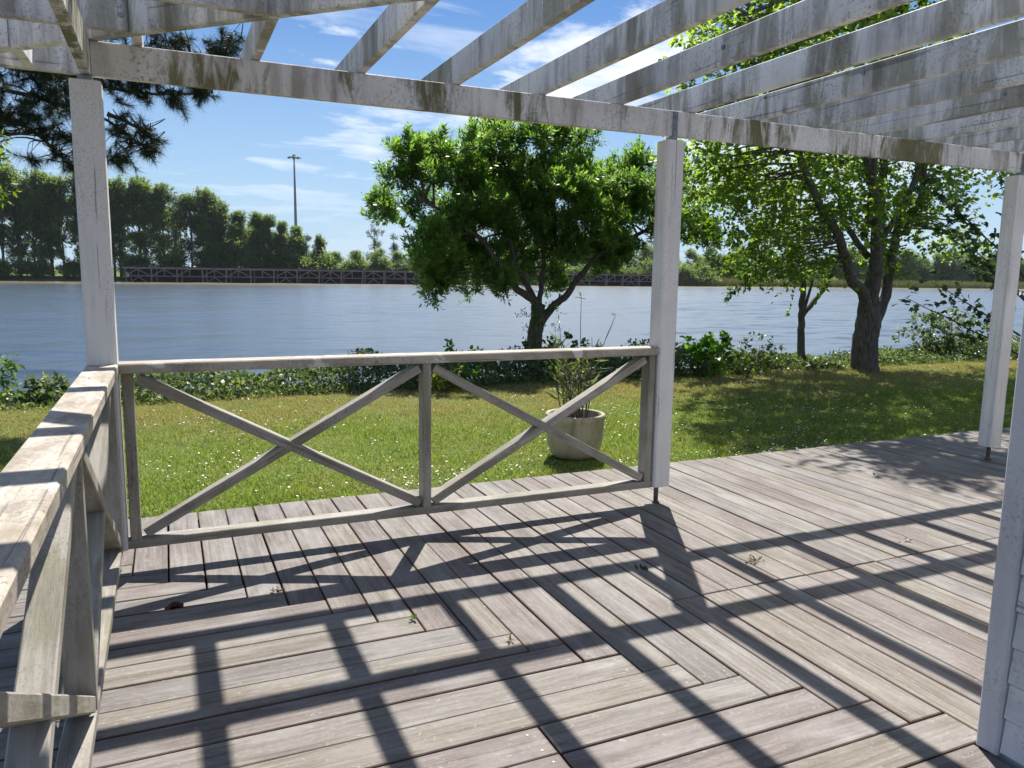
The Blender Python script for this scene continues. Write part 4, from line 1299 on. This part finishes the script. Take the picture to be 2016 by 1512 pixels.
for k in range(20):
    x = -64 + 3.1 * k + fr.uniform(-1.5, 1.5)
    if x > -9:
        break
    far_tree('bush', x, 200.8 + fr.uniform(-0.4, 0.8), fr.uniform(0.7, 1.25), 'dark bush hanging over the far waterline left of the pier', 'bushes on the far waterline')
for k in range(40):
    x = -8 + 4.3 * k + fr.uniform(-2, 2)
    far_tree('bush', x, 202.6 + fr.uniform(-0.5, 0.8), fr.uniform(1.1, 1.9), 'low bush on the far bank just behind the trestle pier', 'bushes behind the pier')
hz = MB()
hz.box(-700, 900, -60, 560, -4.0, 48.0)
hm = bpy.data.materials.new('river_haze')
hm.use_nodes = True
hm.node_tree.nodes.clear()
hb_ = NB(hm.node_tree)
pv = hb_.n('ShaderNodeVolumePrincipled', i_Density=0.00009)
pv.inputs['Color'].default_value = (0.80, 0.90, 1.0, 1)
pv.inputs['Anisotropy'].default_value = 0.2
hb_.n('ShaderNodeOutputMaterial', i_Volume=pv.outputs[0])
tag(hz.build('haze', hm), kind='stuff')
n = 16000
x = RNG.uniform(125, 330, n)
y = RNG.uniform(199.2, 202.5, n)
P = np.stack([x, y, np.maximum(ground_z(x, y), -1.75)], 1)
V, F, R = blades(P, unit(rvec(n) * 0.25 + np.array([0, 0, 1.0])), RNG.uniform(1.2, 2.8, n), RNG.uniform(0.10, 0.22, n), RNG.random(n))
tag(link('reeds', np_mesh('reeds', V, F, R), M_REED), 'pale reed belt along the far waterline beyond the maple', 'reeds', kind='stuff')

# ------------------------------------------------------------------ trestle pier
pier = tag(empty('trestle_pier', (-7.5, 194, -1.7)), 'long dark timber trestle pier along the far bank', 'pier')
PY0, PX0, BAY, NBAY = 194.0, -7.5, 5.45, 27
ztop, zmid, zlow = 1.72, -0.30, -2.2


def yp(x):
    return PY0 - 0.035 * (x - PX0)


LEN = BAY * NBAY
pe = (PX0 + LEN, yp(PX0 + LEN))
pd = Vector((LEN, pe[1] - PY0, 0)).normalized()


def pp(s, z, off=0.0):
    return (PX0 + pd.x * s + pd.y * off * -1, PY0 + pd.y * s + off * pd.x, z)


member('deck_beam', pp(-0.6, ztop - 0.16), pp(LEN + 0.3, ztop - 0.16), 0.5, 0.46, M_PIER, pier, c=0.02)
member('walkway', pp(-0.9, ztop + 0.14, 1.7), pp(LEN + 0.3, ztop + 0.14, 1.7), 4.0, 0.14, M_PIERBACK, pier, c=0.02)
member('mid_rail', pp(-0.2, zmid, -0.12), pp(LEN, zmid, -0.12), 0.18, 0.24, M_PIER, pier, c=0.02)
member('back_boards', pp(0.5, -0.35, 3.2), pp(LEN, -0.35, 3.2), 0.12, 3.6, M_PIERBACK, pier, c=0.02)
pm_post = member_mesh(ztop - 0.4 - zlow, 0.34, 0.34, 0.03, 'post')
pm_hang = member_mesh(ztop - 0.4 - zmid - 0.1, 0.2, 0.2, 0.02, 'hanger')
pm_brace = member_mesh(math.hypot(BAY / 2 - 0.2, ztop - 0.45 - zmid - 0.1), 0.2, 0.22, 0.02, 'brace')
for i in range(NBAY + 1):
    s = i * BAY
    link('post', pm_post, M_PIER, pier, frame(pp(s + random.uniform(-0.25, 0.25), zlow), pp(s, ztop - 0.4), (0, 1, 0)))
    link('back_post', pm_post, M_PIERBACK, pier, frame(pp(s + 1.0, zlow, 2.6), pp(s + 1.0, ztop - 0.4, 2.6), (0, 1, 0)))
    if i == NBAY:
        break
    jig = random.uniform(-0.22, 0.22)
    link('hanger', pm_hang, M_PIER, pier, frame(pp(s + BAY / 2, zmid + 0.1, -0.02), pp(s + BAY / 2, ztop - 0.4, -0.02), (0, 1, 0)))
    if i not in (5, 12, 20):
        link('brace', pm_brace, M_PIER, pier, frame(pp(s + 0.2 + jig, zmid + 0.1, -0.03), pp(s + BAY / 2 + jig, ztop - 0.45, -0.03)))
    if i not in (2, 9, 17, 23):
        link('brace', pm_brace, M_PIER, pier, frame(pp(s + BAY - 0.2 + jig, zmid + 0.1, -0.03), pp(s + BAY / 2 + jig, ztop - 0.45, -0.03)))
    if i in (0, 3, 6, 8, 10, 13, 15, 18, 21, 24):
        member('lower_brace', pp(s + BAY / 2 - 0.1, zmid - 0.1, -0.04), pp(s + BAY / 2 + 1.9, zlow + 0.3, -0.04), 0.18, 0.2, M_PIER, pier)
        member('lower_brace', pp(s + BAY / 2 + 0.1, zmid - 0.1, -0.05), pp(s + BAY / 2 - 1.9, zlow + 0.3, -0.05), 0.16, 0.2, M_PIER, pier)

# ------------------------------------------------------------------ high light mast
mast = tag(empty('light_mast', (39.3, 250, -0.9)), 'tall slender floodlight mast rising above the far trees', 'light mast')
mb = MB()
mb.tube([(39.3, 250, -0.9), (39.3, 250, 12), (39.3, 250, 24), (39.3, 250, 36.4)], [0.62, 0.5, 0.38, 0.24], 12)
mb.build('pole', M_MAST, mast, True)
mb = MB()
mb.tube([(39.3, 250, 36.2), (39.3, 250, 37.3)], 0.5, 12)
for k in range(8):
    a = k * math.pi / 4
    mb.tube([(39.3, 250, 36.5), (39.3 + 1.75 * math.cos(a), 250 + 1.75 * math.sin(a), 36.5)], 0.09, 6)
mb.build('head_frame', M_MAST, mast)
lm_ = MB()
lm_.box(-0.32, 0.32, -0.28, 0.28, -0.16, 0.14)
lmm = lm_.mesh('floodlight')
lmm.materials.append(M_MAST)
for k in range(8):
    a = k * math.pi / 4
    link('floodlight', lmm, None, mast, Matrix.Translation((39.3 + 1.75 * math.cos(a), 250 + 1.75 * math.sin(a), 36.45)) @ Matrix.Rotation(a, 4, 'Z') @ Matrix.Rotation(0.35, 4, 'Y'))

# ------------------------------------------------------------------ small things lying on the deck
def litter(name, label, c, n, spread, Ln, mat, seed, cat, up=0.25, group=None):
    r_ = np.random.default_rng(seed)
    P = np.stack([c[0] + r_.normal(0, spread, n), c[1] + r_.normal(0, spread * 0.6, n), r_.uniform(0.003, 0.012, n)], 1)
    d = unit(np.stack([r_.normal(size=n), r_.normal(size=n), np.abs(r_.normal(size=n)) * up], 1))
    N = unit(r_.normal(size=(n, 3)) * 0.4 + np.array([0, 0, 1]))
    L = Ln * r_.uniform(0.6, 1.3, n)
    V, F, R = leaf_cards(P, d, N, L, L * 0.4, r_.random(n), 'diamond')
    tag(link(name, np_mesh(name, V, F, R), mat), label, cat, group)


litter('dry_leaf_clump', 'curled pale dry leaves on the deck under the thick beam shadow crossing', (3.754, -1.111), 20, 0.030, 0.034, M_DRY, 1, 'dry leaves', 0.4)
litter('dry_leaf_clump', 'two small dry leaf scraps on the deck near the house', (4.826, -1.195), 7, 0.016, 0.036, M_DRY, 2, 'dry leaves', 0.5)
litter('dry_leaf_clump', 'dark crumpled leaf beside the middle post shadow', (3.117, -0.993), 9, 0.012, 0.035, M_DARKWOOD, 3, 'dry leaves', 0.7)
litter('dry_leaf_clump', 'dry leaf lying on sunlit boards beyond the middle post', (5.9, -0.05), 4, 0.012, 0.05, M_DRY, 4, 'dry leaves', 0.3)
litter('dry_leaf_clump', 'pale leaf bits caught in a board joint near the corner railing', (1.332, -0.559), 10, 0.018, 0.03, M_DRY, 5, 'dry leaves', 0.3)
litter('weed_sprout', 'small green weed growing from a joint at the zigzag seam', (1.837, -1.101), 10, 0.006, 0.028, M_BRAMBLE, 6, 'weed', 2.0)
litter('weed_sprout', 'tiny weed sprouting where two boards meet, nearer the viewer', (2.161, -1.44), 8, 0.005, 0.025, M_BRAMBLE, 7, 'weed', 2.0)
